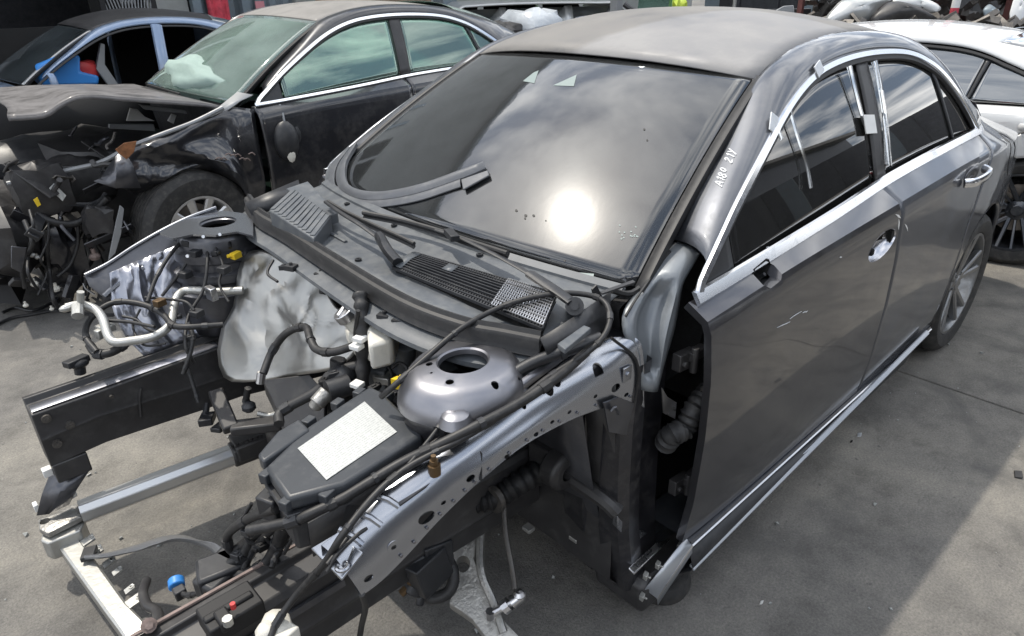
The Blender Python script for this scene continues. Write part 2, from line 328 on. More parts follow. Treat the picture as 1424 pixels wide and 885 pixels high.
def glass(name, tint, dust_veilc=(.32, .32, .31), dust=.10, rough=.03, ior=1.55, dscale=3.0, mul=1.5, haze=0., gcol=(1, 1, 1), hr=.24, smear=0.):
    m_ = bpy.data.materials.new(name); m_.use_nodes = True; t = m_.node_tree; t.nodes.clear(); MT[name] = m_
    o = N(t, 'ShaderNodeOutputMaterial'); tr = N(t, 'ShaderNodeBsdfTransparent'); tr.inputs[0].default_value = (*tint, 1)
    gl = N(t, 'ShaderNodeBsdfGlossy'); gl.inputs['Roughness'].default_value = rough; gl.inputs[0].default_value = (*gcol, 1)
    fr = N(t, 'ShaderNodeFresnel'); fr.inputs[0].default_value = ior
    fp = N(t, 'ShaderNodeMath', operation='MULTIPLY_ADD'); fp.inputs[1].default_value = mul; fp.inputs[2].default_value = .01; fp.use_clamp = True; t.links.new(fr.outputs[0], fp.inputs[0])
    g2 = N(t, 'ShaderNodeBsdfGlossy'); g2.inputs['Roughness'].default_value = hr; gm = N(t, 'ShaderNodeMixShader'); gm.inputs[0].default_value = haze; t.links.new(gl.outputs[0], gm.inputs[1]); t.links.new(g2.outputs[0], gm.inputs[2])
    mx = N(t, 'ShaderNodeMixShader'); t.links.new(fp.outputs[0], mx.inputs[0]); t.links.new(tr.outputs[0], mx.inputs[1]); t.links.new(gm.outputs[0], mx.inputs[2])
    df = N(t, 'ShaderNodeBsdfDiffuse'); df.inputs[0].default_value = (*dust_veilc, 1)
    if smear:
        tq = N(t, 'ShaderNodeTexCoord'); mq = N(t, 'ShaderNodeMapping'); mq.inputs['Scale'].default_value = (5, 9, 5); mq.inputs['Rotation'].default_value = (0, 0, rad(28)); t.links.new(tq.outputs['Object'], mq.inputs['Vector'])
        nq = N(t, 'ShaderNodeTexNoise'); nq.inputs['Scale'].default_value = 1; nq.inputs['Detail'].default_value = 5; nq.inputs['Roughness'].default_value = .6; t.links.new(mq.outputs[0], nq.inputs['Vector'])
        bq = N(t, 'ShaderNodeBump'); bq.inputs['Strength'].default_value = smear; bq.inputs['Distance'].default_value = .003; t.links.new(nq.outputs[0], bq.inputs['Height'])
        for g_ in (gl, g2): t.links.new(bq.outputs[0], g_.inputs['Normal'])
    tcn = N(t, 'ShaderNodeTexCoord'); n1 = N(t, 'ShaderNodeTexNoise'); n1.inputs['Scale'].default_value = dscale; n1.inputs['Detail'].default_value = 9; n1.inputs['Roughness'].default_value = .7
    t.links.new(tcn.outputs['Object'], n1.inputs['Vector'])
    mr = N(t, 'ShaderNodeMapRange'); mr.inputs['From Min'].default_value = .3; mr.inputs['From Max'].default_value = .75; mr.inputs['To Min'].default_value = dust * .5; mr.inputs['To Max'].default_value = dust * 1.6; t.links.new(n1.outputs[0], mr.inputs['Value'])
    m2 = N(t, 'ShaderNodeMixShader'); t.links.new(mr.outputs[0], m2.inputs[0]); t.links.new(mx.outputs[0], m2.inputs[1]); t.links.new(df.outputs[0], m2.inputs[2])
    t.links.new(m2.outputs[0], o.inputs[0]); return m_
glass('windshield', (.10, .105, .11), dust=.05, dust_veilc=(.30, .32, .34), rough=.038, ior=1.5, mul=2.2, haze=.14, hr=.23, smear=.09)
glass('side_glass', (.10, .10, .10), dust=.05, rough=.012, ior=1.5, mul=1.5)
glass('green_glass', (.62, .82, .73), dust_veilc=(.36, .46, .42), dust=.26, rough=.03, mul=2.2)  # dust tinted and raised to imitate sky light on the windscreen too
glass('green_side', (.42, .62, .53), dust_veilc=(.38, .54, .47), dust=.13, rough=.015, ior=1.5, mul=4.2, gcol=(.80, .97, .89))  # mint dust colour also stands in for daylight seen through the panes
glass('clear_film', (.93, .94, .94), dust_veilc=(.7, .7, .7), dust=.05, rough=.06)
glass('grey_glass', (.08, .11, .125), dust=.07, rough=.02, ior=1.5, mul=6., dust_veilc=(.30, .36, .39))
def label_mat():
    m_ = mat('label', (.66, .67, .65), .5); t = m_.node_tree; b = t.nodes['Principled BSDF']
    tcn = N(t, 'ShaderNodeTexCoord'); mp = N(t, 'ShaderNodeMapping'); mp.inputs['Rotation'].default_value = (0, 0, rad(-12)); t.links.new(tcn.outputs['Object'], mp.inputs['Vector'])
    sx = N(t, 'ShaderNodeSeparateXYZ'); t.links.new(mp.outputs[0], sx.inputs[0])
    def mth(op, a_, b_=None):
        m1 = N(t, 'ShaderNodeMath', operation=op)
        for i, q in enumerate((a_, b_)):
            if q is None: continue
            if isinstance(q, (int, float)): m1.inputs[i].default_value = q
            else: t.links.new(q, m1.inputs[i])
        return m1.outputs[0]
    row = mth('DIVIDE', sx.outputs[1], .0062); band = mth('LESS_THAN', mth('FRACT', row), .5); cv = N(t, 'ShaderNodeCombineXYZ'); t.links.new(mth('MULTIPLY', sx.outputs[0], 330.), cv.inputs[0]); t.links.new(mth('MULTIPLY', mth('FLOOR', row), 3.7), cv.inputs[1])
    nz = N(t, 'ShaderNodeTexNoise'); nz.inputs['Scale'].default_value = 1; nz.inputs['Detail'].default_value = 2; t.links.new(cv.outputs[0], nz.inputs['Vector'])
    ink = mth('MULTIPLY', mth('MULTIPLY', band, mth('GREATER_THAN', nz.outputs[0], .47)), .42)
    mx = N(t, 'ShaderNodeMix', data_type='RGBA'); mx.inputs['A'].default_value = (.46, .47, .455, 1); mx.inputs['B'].default_value = (.20, .21, .21, 1); t.links.new(ink, mx.inputs['Factor']); t.links.new(mx.outputs['Result'], b.inputs['Base Color'])
label_mat()
def ground_mat():
    m_ = bpy.data.materials.new('concrete'); m_.use_nodes = True; t = m_.node_tree; b = t.nodes['Principled BSDF']; MT['concrete'] = m_
    b.inputs['Roughness'].default_value = .88; b.inputs['Specular IOR Level'].default_value = .3
    tcn = N(t, 'ShaderNodeTexCoord')
    def nz(sc, det, ro, dist=0):
        n = N(t, 'ShaderNodeTexNoise'); n.inputs['Scale'].default_value = sc; n.inputs['Detail'].default_value = det; n.inputs['Roughness'].default_value = ro; n.inputs['Distortion'].default_value = dist; t.links.new(tcn.outputs['Object'], n.inputs['Vector']); return n
    def ramp(src, els):
        r = N(t, 'ShaderNodeValToRGB'); e = r.color_ramp.elements
        e[0].position, e[0].color = els[0][0], (*els[0][1], 1); e[1].position, e[1].color = els[-1][0], (*els[-1][1], 1)
        for p, c in els[1:-1]: q = e.new(p); q.color = (*c, 1)
        t.links.new(src, r.inputs[0]); return r
    def mixc(fac, a, bb, mode='MIX'):
        x = N(t, 'ShaderNodeMix', data_type='RGBA', blend_type=mode)
        if isinstance(fac, float): x.inputs['Factor'].default_value = fac
        else: t.links.new(fac, x.inputs['Factor'])
        for k, s in (('A', a), ('B', bb)):
            if isinstance(s, tuple): x.inputs[k].default_value = (*s, 1)
            else: t.links.new(s, x.inputs[k])
        return x.outputs['Result']
    big = ramp(nz(.55, 5, .6, .4).outputs[0], [(.32, (.098, .096, .092)), (.5, (.146, .140, .131)), (.68, (.218, .206, .182))])
    mid = ramp(nz(5, 8, .72).outputs[0], [(.3, (.62, .62, .62)), (.5, (1, 1, 1)), (.72, (1.32, 1.31, 1.27))])
    fine = ramp(nz(140, 5, .8).outputs[0], [(.32, (.66, .66, .66)), (.5, (1, 1, 1)), (.68, (1.36, 1.35, 1.32))])
    c = mixc(1.0, big.outputs[0], mid.outputs[0], 'MULTIPLY'); c = mixc(1.0, c, fine.outputs[0], 'MULTIPLY')
    oil = ramp(nz(1.3, 6, .65, 1.2).outputs[0], [(.53, (0, 0, 0)), (.70, (.7, .7, .7))])
    c = mixc(oil.outputs[0], c, (.085, .083, .080))
    pale = ramp(nz(2.3, 7, .7, .8).outputs[0], [(.60, (0, 0, 0)), (.74, (.5, .5, .5))])
    c = mixc(pale.outputs[0], c, (.29, .275, .245))
    sp = ramp(nz(38, 3, .5).outputs[0], [(.70, (0, 0, 0)), (.74, (.8, .8, .8))]); c = mixc(sp.outputs[0], c, (.09, .088, .085))
    t.links.new(c, b.inputs['Base Color'])
    bn = nz(190, 6, .75); bp = N(t, 'ShaderNodeBump'); bp.inputs['Strength'].default_value = .45; bp.inputs['Distance'].default_value = .006; t.links.new(bn.outputs[0], bp.inputs['Height'])
    b2 = N(t, 'ShaderNodeBump'); b2.inputs['Strength'].default_value = .35; b2.inputs['Distance'].default_value = .03; t.links.new(nz(9, 6, .7).outputs[0], b2.inputs['Height']); t.links.new(bp.outputs[0], b2.inputs['Normal']); t.links.new(b2.outputs[0], b.inputs['Normal'])
ground_mat()

# ------------------------------------------------------------------ ground
gb = MB(); gb.box(-150, 150, -150, 150, -.3, -.02)
ground = gb.build('ground', 'concrete', smooth=0); ground['kind'] = 'structure'
for x0, x1 in ((-26.37, -20.37), (-20.37, -14.37), (-14.37, -8.37), (-8.37, -2.37), (-2.37, 3.63), (3.63, 9.63), (9.63, 15.63)):
    for y0, y1 in ((-24.4, -14.4), (-14.4, -5.4), (-5.4, 3.6), (3.6, 12.6), (12.6, 22)):
        b = MB(); b.box(x0 + .005, x1 - .005, y0 + .005, y1 - .005, -.02, 0); b.build('slab', 'concrete', ground, smooth=0, bevel=.003, seg=1)

# ------------------------------------------------------------------ sedan shell in the frame of the wrecked car
def ZC(x): return sitp([(-3.7, .86), (-3.3, .885), (-3.0, .91), (-2.7, .945), (-2.26, .956), (-1.62, .943), (-1.25, .934), (-.88, .922), (-.55, .897), (.4, .80)], x)
def ZB(x): return sitp([(-3.7, .945), (-3.4, .968), (-3.1, .992), (-2.85, 1.004), (-2.6, 1.005), (-1.75, .990), (-1.26, .962), (-.76, .940), (-.58, .934), (.4, .88)], x)
def clamp(a, lo=0., hi=1.): return max(lo, min(hi, a))
def yg(z, x=-1.5):
    return .815 - .42 * (z - .943) + .012 * sin(pi * clamp((z - .943) / .42))
TAPER = [(-3.69, .72), (-3.62, .78), (-3.45, .87), (-3.2, .935), (-2.95, .975), (-2.6, 1.0), (-1.0, 1.0), (-.75, .997), (-.55, .99), (.3, .965), (.6, .90), (.78, .78)]
def ysd(x, z):
    zc, zb = ZC(x), ZB(x); yb = min(yg(zb), itp(YBR, x))
    t = [(.10, .79), (.17, .838), (.25, .872), (.40, .890), (.60, .8965), (.76, .893), (zc - .03, .881), (zc - .008, .8735), (zc, .868), (zb, yb), (zb + .2, yb - .1)]
    return itp(t, z) * sitp(TAPER, x)
YBR = [(-3.69, .46), (-3.62, .50), (-3.3, .605), (-3.0, .70), (-2.75, .765), (-2.6, .80), (0, .9)]
ARC = [(-.592, .930), (-.62, .968), (-.681, 1.010), (-.741, 1.049), (-.81, 1.092), (-.931, 1.158), (-1.062, 1.225), (-1.146, 1.264), (-1.25, 1.303), (-1.344, 1.329), (-1.44, 1.346), (-1.594, 1.358), (-1.774, 1.359), (-1.968, 1.348), (-2.08, 1.333), (-2.17, 1.311), (-2.289, 1.266), (-2.406, 1.190), (-2.517, 1.098), (-2.579, 1.033), (-2.6, 1.008)]
def ZT(x): return sitp(ARC, x)
def AC(x, sg=1, out=0.): z = ZT(x); return Vector((x, sg * (yg(z) + out), z))
DP = [P(938, 333, y=.680), P(962, 276, y=.655), P(1006, 196, y=.622), P(1055, 108, y=.586), P(1093, 73, y=.572), P(1127, 56, y=.570), P(1161, 46, y=.568), P(1195, 42.5, y=.568), P(1229, 44, y=.570), P(1263, 54, y=.580), Vector((-2.52, .597, 1.285)), Vector((-2.75, .595, 1.180)), Vector((-2.98, .575, 1.080)), Vector((-3.08, .565, 1.045))]
DC = crv(DP, 6)          # ditch line: windscreen edge, roof edge, rear window edge
DT, DR = 3 * 6, 9 * 6    # windscreen top corner, rear window top corner
def resample(pts, n):
    L = [0]
    for a, b in zip(pts, pts[1:]): L.append(L[-1] + (b - a).length)
    out = []; j = 0
    for i in range(n):
        s = L[-1] * i / (n - 1)
        while j < len(L) - 2 and L[j + 1] < s: j += 1
        t = (s - L[j]) / max(L[j + 1] - L[j], 1e-9); out.append(pts[j].lerp(pts[j + 1], clamp(t)))
    return out
def mir(p, sg): return Vector((p.x, p.y * sg, p.z))
WB0, WT0 = Vector((-.435, 0, .972)), Vector((-1.098, 0, 1.366))
def ws(s, q):
    "windscreen point: s 0 bottom .. 1 top, q -1 .. 1 across"
    yb, yt = .690, .566; y = q * lerp(yb, yt, s)
    x = lerp(WB0.x, WT0.x, s) - q * q * lerp(.102, .095, s); z = lerp(WB0.z, WT0.z, s) - q * q * lerp(.022, .028, s)
    return Vector((x, y, z)) + Vector((.5, 0, .86)) * (.020 * 4 * s * (1 - s))
def wsz(x, y):
    lo, hi = 0., 1.
    for k in range(26):
        s = (lo + hi) / 2; q = y / lerp(.690, .566, s)
        if ws(s, q).x > x: lo = s
        else: hi = s
    s = (lo + hi) / 2; s = clamp(s); q = clamp(y / lerp(.690, .566, s), -1, 1); p = ws(s, q)
    return p.z - max(x - p.x, 0) * .6
def sheet(xa, xb, zl, zh, yf, nx, nz, sg=1, dents=None, zc=None):
    rows = []
    for i in range(nx + 1):
        row = []
        for j in range(nz + 1):
            t = j / nz; a = xa(t) if callable(xa) else xa; b = xb(t) if callable(xb) else xb
            x = lerp(a, b, i / nx); z0, z1 = zl(x) if callable(zl) else zl, zh(x) if callable(zh) else zh; z = lerp(z0, z1, t)
            if zc: k = round(nz * .75) / nz; z = lerp(z0, max(zc(x), z0), t / k) if t <= k else lerp(max(zc(x), z0), z1, (t - k) / (1 - k))
            y = yf(x, z)
            if dents: y += dents(x, z)
            row.append(Vector((x, sg * y, z)))
        rows.append(row)
    return MB().grid(rows)
XR = -2.729
def arch(x, xc, r, zc=.325, lo=.20):
    d = r * r - (x - xc) ** 2
    return max(lo, zc + sqrt(d)) if d > 0 else lo
def glz(x, z): return yg(z) - .012

def wheel(parent, c, sg, W, kind='five', r=.325, rr=.235, w=.21, rimmat='rim', yaw=0.):
    "wheel with its outer face towards sg*y; the rim is the part, the tyre its sub-part"
    c = Vector(c); h = w / 2
    def T(p):
        a = p.x * cos(yaw) - p.y * sin(yaw); b = p.x * sin(yaw) + p.y * cos(yaw)
        q = Vector((c.x + a, c.y + sg * b, c.z + p.z)); return W(q) if W else q - parent.location
    b = MB()
    b.lathe([(rr - .004, h - .012), (rr, h - .004), (rr - .012, h - .004), (rr - .022, h - .02), (rr - .03, -h + .02), (rr - .01, -h + .01), (rr - .004, -h + .01)], axis='y', n=40)
    def spoke(a0, a1, r0, r1, w0, w1, y0, y1, th=.022):
        d0 = Vector((cos(a0), 0, sin(a0))); d1 = Vector((cos(a1), 0, sin(a1)))
        p0 = d0 * r0 + Vector((0, y0, 0)); p1 = d1 * r1 + Vector((0, y1, 0)); ax = (p1 - p0).normalized(); sd_ = ax.cross(Vector((0, 1, 0))).normalized(); nn = sd_.cross(ax)
        vs = []
        for p, ww in ((p0, w0), (p1, w1)):
            vs += [p + sd_ * ww, p + sd_ * ww * .55 + nn * -th * .0 + Vector((0, .006, 0)), p - sd_ * ww * .55 + Vector((0, .006, 0)), p - sd_ * ww, p - sd_ * ww * .8 - Vector((0, th, 0)), p + sd_ * ww * .8 - Vector((0, th, 0))]
        b.add(vs, [(i, (i + 1) % 6, 6 + (i + 1) % 6, 6 + i) for i in range(6)] + [(0, 1, 2, 3, 4, 5), (11, 10, 9, 8, 7, 6)])
    R1 = rr - .012
    if kind == 'five':
        for k in range(5):
            a = 2 * pi * k / 5 + .35
            spoke(a - .10, a - .20, .045, R1, .016, .014, h - .035, h - .012); spoke(a + .10, a + .20, .045, R1, .016, .014, h - .035, h - .012)
    elif kind == 'ten':
        for k in range(10):
            a = 2 * pi * k / 10 + .1; spoke(a, a, .04, R1, .017, .026, h - .03, h - .012)
    else:
        for k in range(5):
            a = 2 * pi * k / 5 + .2
            spoke(a, a - .30, .05, R1, .014, .012, h - .04, h - .01); spoke(a, a + .30, .05, R1, .014, .012, h - .04, h - .01); spoke(a + .63, a + .63, .05, R1, .008, .010, h - .045, h - .012)
    b.lathe([(.001, h - .022), (.03, h - .022), (.036, h - .028), (.06, h - .034), (.066, h - .05), (.06, h - .07), (.001, h - .07)], axis='y', n=24)
    for k in range(5):
        a = 2 * pi * (k + .5) / 5 + .35; b.cyl((.048 * cos(a), h - .04, .048 * sin(a)), (.048 * cos(a), h - .024, .048 * sin(a)), .007, 6)
    ro = b.build('wheel', rimmat, parent, W=T, smooth=30)
    t = MB(); pr = [(rr - .006, h - .016), (rr + .004, h - .002), (rr + .022, h + .006), (r - .035, h + .008), (r - .016, h - .004), (r - .005, h - .02), (r, h - .045)]
    for k in (-2, -1, 0, 1, 2): pr += [(r, k * -.030 + .006), (r - .008, k * -.030 + .004), (r - .008, k * -.030 - .004), (r, k * -.030 - .006)]
    pr += [(r, -h + .045), (r - .005, -h + .02), (r - .016, -h + .004), (r - .035, -h - .008), (rr + .022, -h - .006), (rr - .006, -h + .016)]
    t.lathe(pr, axis='y', n=56); t.build('tyre', 'tyre', ro, W=T, smooth=24)
    d = MB(); d.lathe([(.05, -.01), (.145, -.01), (.145, -.03), (.05, -.03)], axis='y', n=32, closed=True); d.obox((.10, -.02, .07), (.05, 0, .03), (0, .035, 0), (-.02, 0, .035)); d.build('brake_disc', 'disc', ro, W=T)
    return ro

def shell(root, W, o):
    paint = o['paint']; roofm = o.get('roof', paint); nw = o.get('nw', 1)
    B = lambda mb, n, m_, par=root, **k: mb.build(n, m_, par, W=W, **k)
    # roof
    rows = []
    for i in range(DT, DR + 1, 2):
        d = DC[i]; f = (i - DT) / (DR - DT); row = []
        for j in range(21):
            s = -1 + j / 10; e = 1 - abs(s) ** 2.3
            cz = (lerp(.042, .068, clamp(f * 2.2)) if f < .7 else lerp(.068, .050, (f - .7) / .3)) * o.get('crown', 1.)
            row.append(Vector((d.x + (.095 * (1 - f) ** 2 - .10 * f ** 4) * (1 - s * s) , s * (d.y - .006), d.z - .004 + cz * e)))
        rows.append(row)
    rf = B(MB().grid(rows), 'roof', roofm, solid=.004)
    # rear window and boot lid
    rows = []
    for i in range(DR, len(DC)):
        d = DC[i]; f = (i - DR) / (len(DC) - 1 - DR)
        rows.append([Vector((d.x - .10 * (1 - s * s) - .004, s * (d.y - .004), d.z + lerp(.05, .035, f) * (1 - abs(s) ** 2.3))) for s in [-1 + j / 8 for j in range(17)]])
    B(MB().grid(rows), 'rear_window', o['glass'], solid=.004)
    rows = []
    for i in range(9):
        f = i / 8; x = lerp(-3.085, -3.62, f); ye = lerp(.60, .50, f); z = lerp(1.043, .968, f) + .012 * sin(pi * f)
        rows.append([Vector((x - .05 * (1 - s * s) - (.02 if i == 8 else 0), s * ye, z + .02 * (1 - s * s))) for s in [-1 + j / 8 for j in range(17)]])
    for k, (x, z) in enumerate([(-3.655, .93), (-3.67, .84), (-3.655, .74)]): rows.append([Vector((x - .07 * (1 - s * s), s * lerp(.52, .62, k / 2), z)) for s in [-1 + j / 8 for j in range(17)]])
    B(MB().grid(rows), 'boot_lid', paint, solid=.003)
    rows = []
    for k, (x, z) in enumerate([(-3.60, .735), (-3.70, .70), (-3.71, .55), (-3.66, .36), (-3.56, .24)]):
        row = []
        for j in range(21):
            s = -1 + j / 10; a = abs(s); yy = s * .77; xx = x - .06 * (1 - s * s)
            if a > .7: xx += ((a - .7) / .3) ** 2 * .24
            row.append(Vector((xx, yy, z)))
        rows.append(row)
    B(MB().grid(rows), 'rear_bumper', paint, solid=.004)
    for sg in (1, -1):
        # side frame: A-pillar, roof rail, C-pillar
        cr_ = [AC(x, sg, .003) for x in [-.66 - (2.6 - .66) * k / 90 for k in range(91)]] + [Vector((-2.66, sg * .784, 1.008)), Vector((-2.85, sg * .738, 1.004)), Vector((-3.08, sg * .67, .994))]
        ca = resample(cr_, 60); da = resample([mir(p, sg) for p in DC], 60); rows = []
        for a, b_ in zip(da, ca):
            row = []
            for j in range(9):
                t = j / 8; p = a.lerp(b_, t); bl = sin(pi * t) ** .8 * .020 * clamp((b_ - a).length / .09); nrm = Vector((0, .75 * sg, .66)); row.append(p + nrm * bl)
            rows.append(row)
        rows = [[Vector((r[0].x, r[0].y - sg * .012, r[0].z - .012))] + r for r in rows]
        o['sf%d' % sg] = B(MB().grid(rows), 'side_frame', paint, solid=.004, smooth=50)
        # doors, quarter
        fd = o.get('dents')
        if o.get('doors', True):
            zl = lambda x: .262
            d1 = B(sheet(lambda t: -.578 - .010 * sin(pi * t), -1.622, zl, lambda x: ZB(x) + .0, ysd, 40, 28, sg, fd, ZC), 'front_door', o.get('doorpaint', paint), solid=.02)
            o['d1%d' % sg] = d1
            d2 = B(sheet(-1.632, lambda t: itp([(0, -2.345), (.28, -2.37), (.55, -2.48), (.8, -2.56), (1, -2.585)], t), lambda x: max(.262, arch(x, XR, .372)), lambda x: ZB(x), ysd, 34, 28, sg, None, ZC), 'rear_door', paint, solid=.02)
            o['d2%d' % sg] = d2
        q = B(sheet(lambda t: itp([(0, -2.355), (.28, -2.38), (.55, -2.49), (.8, -2.57), (1, -2.595)], t), -3.63, lambda x: arch(x, XR, .372, lo=.25), lambda x: ZB(x), ysd, 44, 20, sg, None, ZC), 'quarter_panel', paint, solid=.003)
        bx_ = lambda f: Vector((lerp(-3.085, -3.62, f) - (.02 if f == 1 else 0), sg * lerp(.60, .50, f), lerp(1.043, .968, f) + .012 * sin(pi * f)))
        B(MB().grid([[bx_(k / 8) + Vector((0, -sg * .002, -.002)), bx_(k / 8).lerp(Vector((lerp(-3.085, -3.63, k / 8), sg * ysd(lerp(-3.085, -3.63, k / 8), ZB(lerp(-3.085, -3.63, k / 8))), ZB(lerp(-3.085, -3.63, k / 8)))), .5) + Vector((0, 0, .004)), Vector((lerp(-3.04, -3.63, k / 8), sg * ysd(lerp(-3.04, -3.63, k / 8), ZB(lerp(-3.04, -3.63, k / 8))), ZB(lerp(-3.04, -3.63, k / 8)) - .0005))] for k in range(9)]), 'rear_deck_edge', paint, solid=.003)
        B(MB().grid([[Vector((-3.628, sg * ysd(-3.63, z), z)), Vector((-3.655, sg * lerp(ysd(-3.63, z), .60, .55), z)), Vector((-3.655, sg * .58, z))] for z in (.72, .76, .80, .83, .85)]), 'tail_lamp', 'red', solid=.01)
        lip = [Vector((XR + .372 * cos(a), sg * (ysd(XR + .372 * cos(a), .325 + .372 * sin(a)) - .001), .325 + .372 * sin(a))) for a in [rad(-8 + 196 * k / 30) for k in range(31)]]
        B(MB().grid([lip, [p + Vector((0, -sg * .022, .004)) for p in lip]]), 'arch_lip', paint, q, solid=.003)
        well = [[Vector((XR + .385 * cos(a), sg * y, .325 + .385 * sin(a))) for y in (.86, .70, .58)] for a in [rad(-20 + 220 * k / 20) for k in range(21)]]
        B(MB().grid(well), 'wheel_liner', 'black', smooth=50)
        # sill
        sl_ = [(.878, .258), (.882, .250), (.874, .205), (.845, .165), (.80, .15), (.74, .16), (.72, .26)]
        xs = [-.60 - (2.345 - .60) * k / 12 for k in range(13)]
        B(MB().grid([[Vector((x, sg * yy, zz)) for yy, zz in sl_] for x in xs], cu=True), 'sill', o.get('sill', paint), smooth=40)
        # windows
        if o.get('doors', True):
            bt = lambda x: ZB(x) + .012; tp = lambda x: max(ZT(x) - .016, ZB(x) + .016)
            B(sheet(-.605, -.775, lambda x: ZB(x) + .004, tp, lambda x, z: yg(z) - .006, 8, 6, sg), 'mirror_sail', 'plastic', solid=.004)
            g1 = B(sheet(-.79, lambda t: lerp(-1.615, -1.655, t), bt, tp, glz, 26, 10, sg), 'front_window', o['side'], solid=.004)
            B(sheet(lambda t: lerp(-1.612, -1.652, t), lambda t: lerp(-1.690, -1.735, t), bt, lambda x: ZT(x) - .010, lambda x, z: yg(z) - .004, 4, 8, sg), 'pillar_trim', 'black_panel', solid=.006)
            dv0, dv1 = o.get('div', (-2.335, -2.245))
            B(sheet(lambda t: lerp(-1.69, -1.735, t), lambda t: lerp(dv0, dv1, t), bt, tp, glz, 22, 10, sg), 'rear_window_pane', o['side'], solid=.004)
            B(sheet(lambda t: lerp(dv0, dv1, t), lambda t: lerp(dv0 - .017, dv1 - .027, t), bt, tp, lambda x, z: yg(z) - .006, 2, 8, sg), 'window_divider', 'plastic', solid=.006)
            B(sheet(lambda t: lerp(dv0 - .017, dv1 - .027, t), lambda t: lerp(-2.575, -2.44, t), bt, tp, glz, 10, 8, sg), 'quarter_window', o['side'], solid=.004)
        # seals and bright trim
        xs = [-.60 - (2.6 - .60) * k / 80 for k in range(81)]
        B(MB().strip([Vector((x, sg * (yg(ZT(x) - .020) - .004), max(ZT(x) - .020, ZB(x) + .002))) for x in xs], [(0, sg * .92, .39)] * 81, .020, .007), 'window_seal', 'rubber')
        if o.get('chrome', True):
            cw = o.get('cw', .021)
            B(MB().strip([AC(x, sg, .006) - Vector((0, 0, .004)) for x in xs], [(0, sg * .92, .39)] * 81, cw, .006), 'window_trim', 'chrome')
            xb = [-.592 - (2.60 - .592) * k / 60 for k in range(61)]
            B(MB().strip([Vector((x, sg * (yg(ZB(x)) + .003), ZB(x) + .006)) for x in xb], [(0, sg * .86, .5)] * 61, o.get('cb', .028), .007), 'belt_trim', 'chrome')
    # windscreen
    if o.get('ws', True):
        rows = [[ws(i / 20, -1 + j / 14) for j in range(29)] for i in range(21)]
        B(MB().grid(rows), 'windscreen', o['glass'], solid=.005)
        ft = MB()
        for sg in (1, -1):
            e = [ws(i / 20, sg) for i in range(21)]; ft.grid([[p + Vector((0, sg * .004, .0)), p + Vector((0, sg * .028, -.004)), p + Vector((.0, sg * .030, -.03))] for p in e])
        e = [ws(1, -1 + j / 14) for j in range(29)]; ft.grid([[p + Vector((-.003, 0, .001)), p + Vector((-.02, 0, .004))] for p in e])
        B(ft, 'windscreen_seal', 'rubber', solid=.004)
    # cabin
    fl = MB(); fl.box(-3.4, -.62, -.70, .70, .20, .24); B(fl, 'floor_pan', 'black', smooth=0)
    if o.get('cabin', True):
        d = MB(); pr = [(-.55, .60), (-.50, .90), (-.62, .945), (-.80, .94), (-.88, .90), (-.92, .80), (-.85, .62)]
        rows = [[Vector((x, y, z)) for x, z in pr] for y in [-.68 + 1.36 * k / 12 for k in range(13)]]
        d.grid(rows, cu=True); B(d, 'dashboard', 'fabric', bevel=.01)
        for sy in (.36, -.36):
            for x0 in ((-1.5, -2.35) if o.get('rearseats', True) else (-1.5,)):
                st = MB(); hw = .25 if x0 > -2 else .31
                st.grid([[Vector((x0 + a, sy + y, z)) for a, z in ((.38, .30), (.38, .46), (.30, .50), (.0, .46), (-.10, .48), (-.26, 1.00), (-.34, 1.02), (-.30, .75), (-.22, .35), (-.1, .28))] for y in (-hw, -hw * .7, 0, hw * .7, hw)], cu=True)
                st.ball((x0 - .31, sy, 1.13), .11, 10, (.45, 1.1, .8)); st.cyl((x0 - .30, sy - .05, 1.0), (x0 - .30, sy - .05, 1.08), .008, 6); st.cyl((x0 - .30, sy + .05, 1.0), (x0 - .30, sy + .05, 1.08), .008, 6)
                B(st, 'seat', o.get('seatmat', 'fabric'), smooth=60)
        rw = MB(); sc = Vector((-1.02, o.get('steer', .36), .90)); rw.tube([sc + Vector((-.17 * cos(a) * .42, .185 * sin(a), .185 * cos(a) * .9)) for a in [2 * pi * k / 24 for k in range(24)]], .015, 8, closed=True); rw.obox(sc, (.02, 0, .01), (0, .17, 0), (-.01, 0, .03)); rw.cyl(sc, sc + Vector((.2, 0, -.08)), .03, 8)
        B(rw, 'steering_wheel', 'plastic')
    # front end, when the car still has one
    if o.get('front', False):
        FT = [(-.58, .935), (-.2, .915), (.2, .86), (.5, .78), (.70, .68)]
        for sg in (1, -1):
            B(sheet(-.568, .68, lambda x: arch(x, 0, .372, lo=.24), lambda x: sitp(FT, x), lambda x, z: min(ysd(x, min(z, ZC(x) - .03)), .86 if z > sitp(FT, x) - .03 else 9), 36, 16, sg, o.get('fdent')), 'front_fender', o.get('fenderpaint', paint), solid=.003)
        rows = [[Vector((x + .14 * (1 - s * s), s * .80 * sitp(TAPER, x), sitp(FT, x) + .045 * (1 - s ** 4))) for s in [-1 + j / 8 for j in range(17)]] for x in [-.50 + 1.15 * i / 12 for i in range(13)]]
        B(MB().grid(rows), 'bonnet', o.get('bonnetmat', paint), solid=.004)
        rows = [[Vector((x - .22 * abs(s) ** 3, s * .80, z)) for s in [-1 + j / 10 for j in range(21)]] for x, z in ((.84, .70), (.90, .60), (.91, .42), (.86, .25), (.80, .18))]
        B(MB().grid(rows), 'front_bumper', paint, solid=.004)
    return root

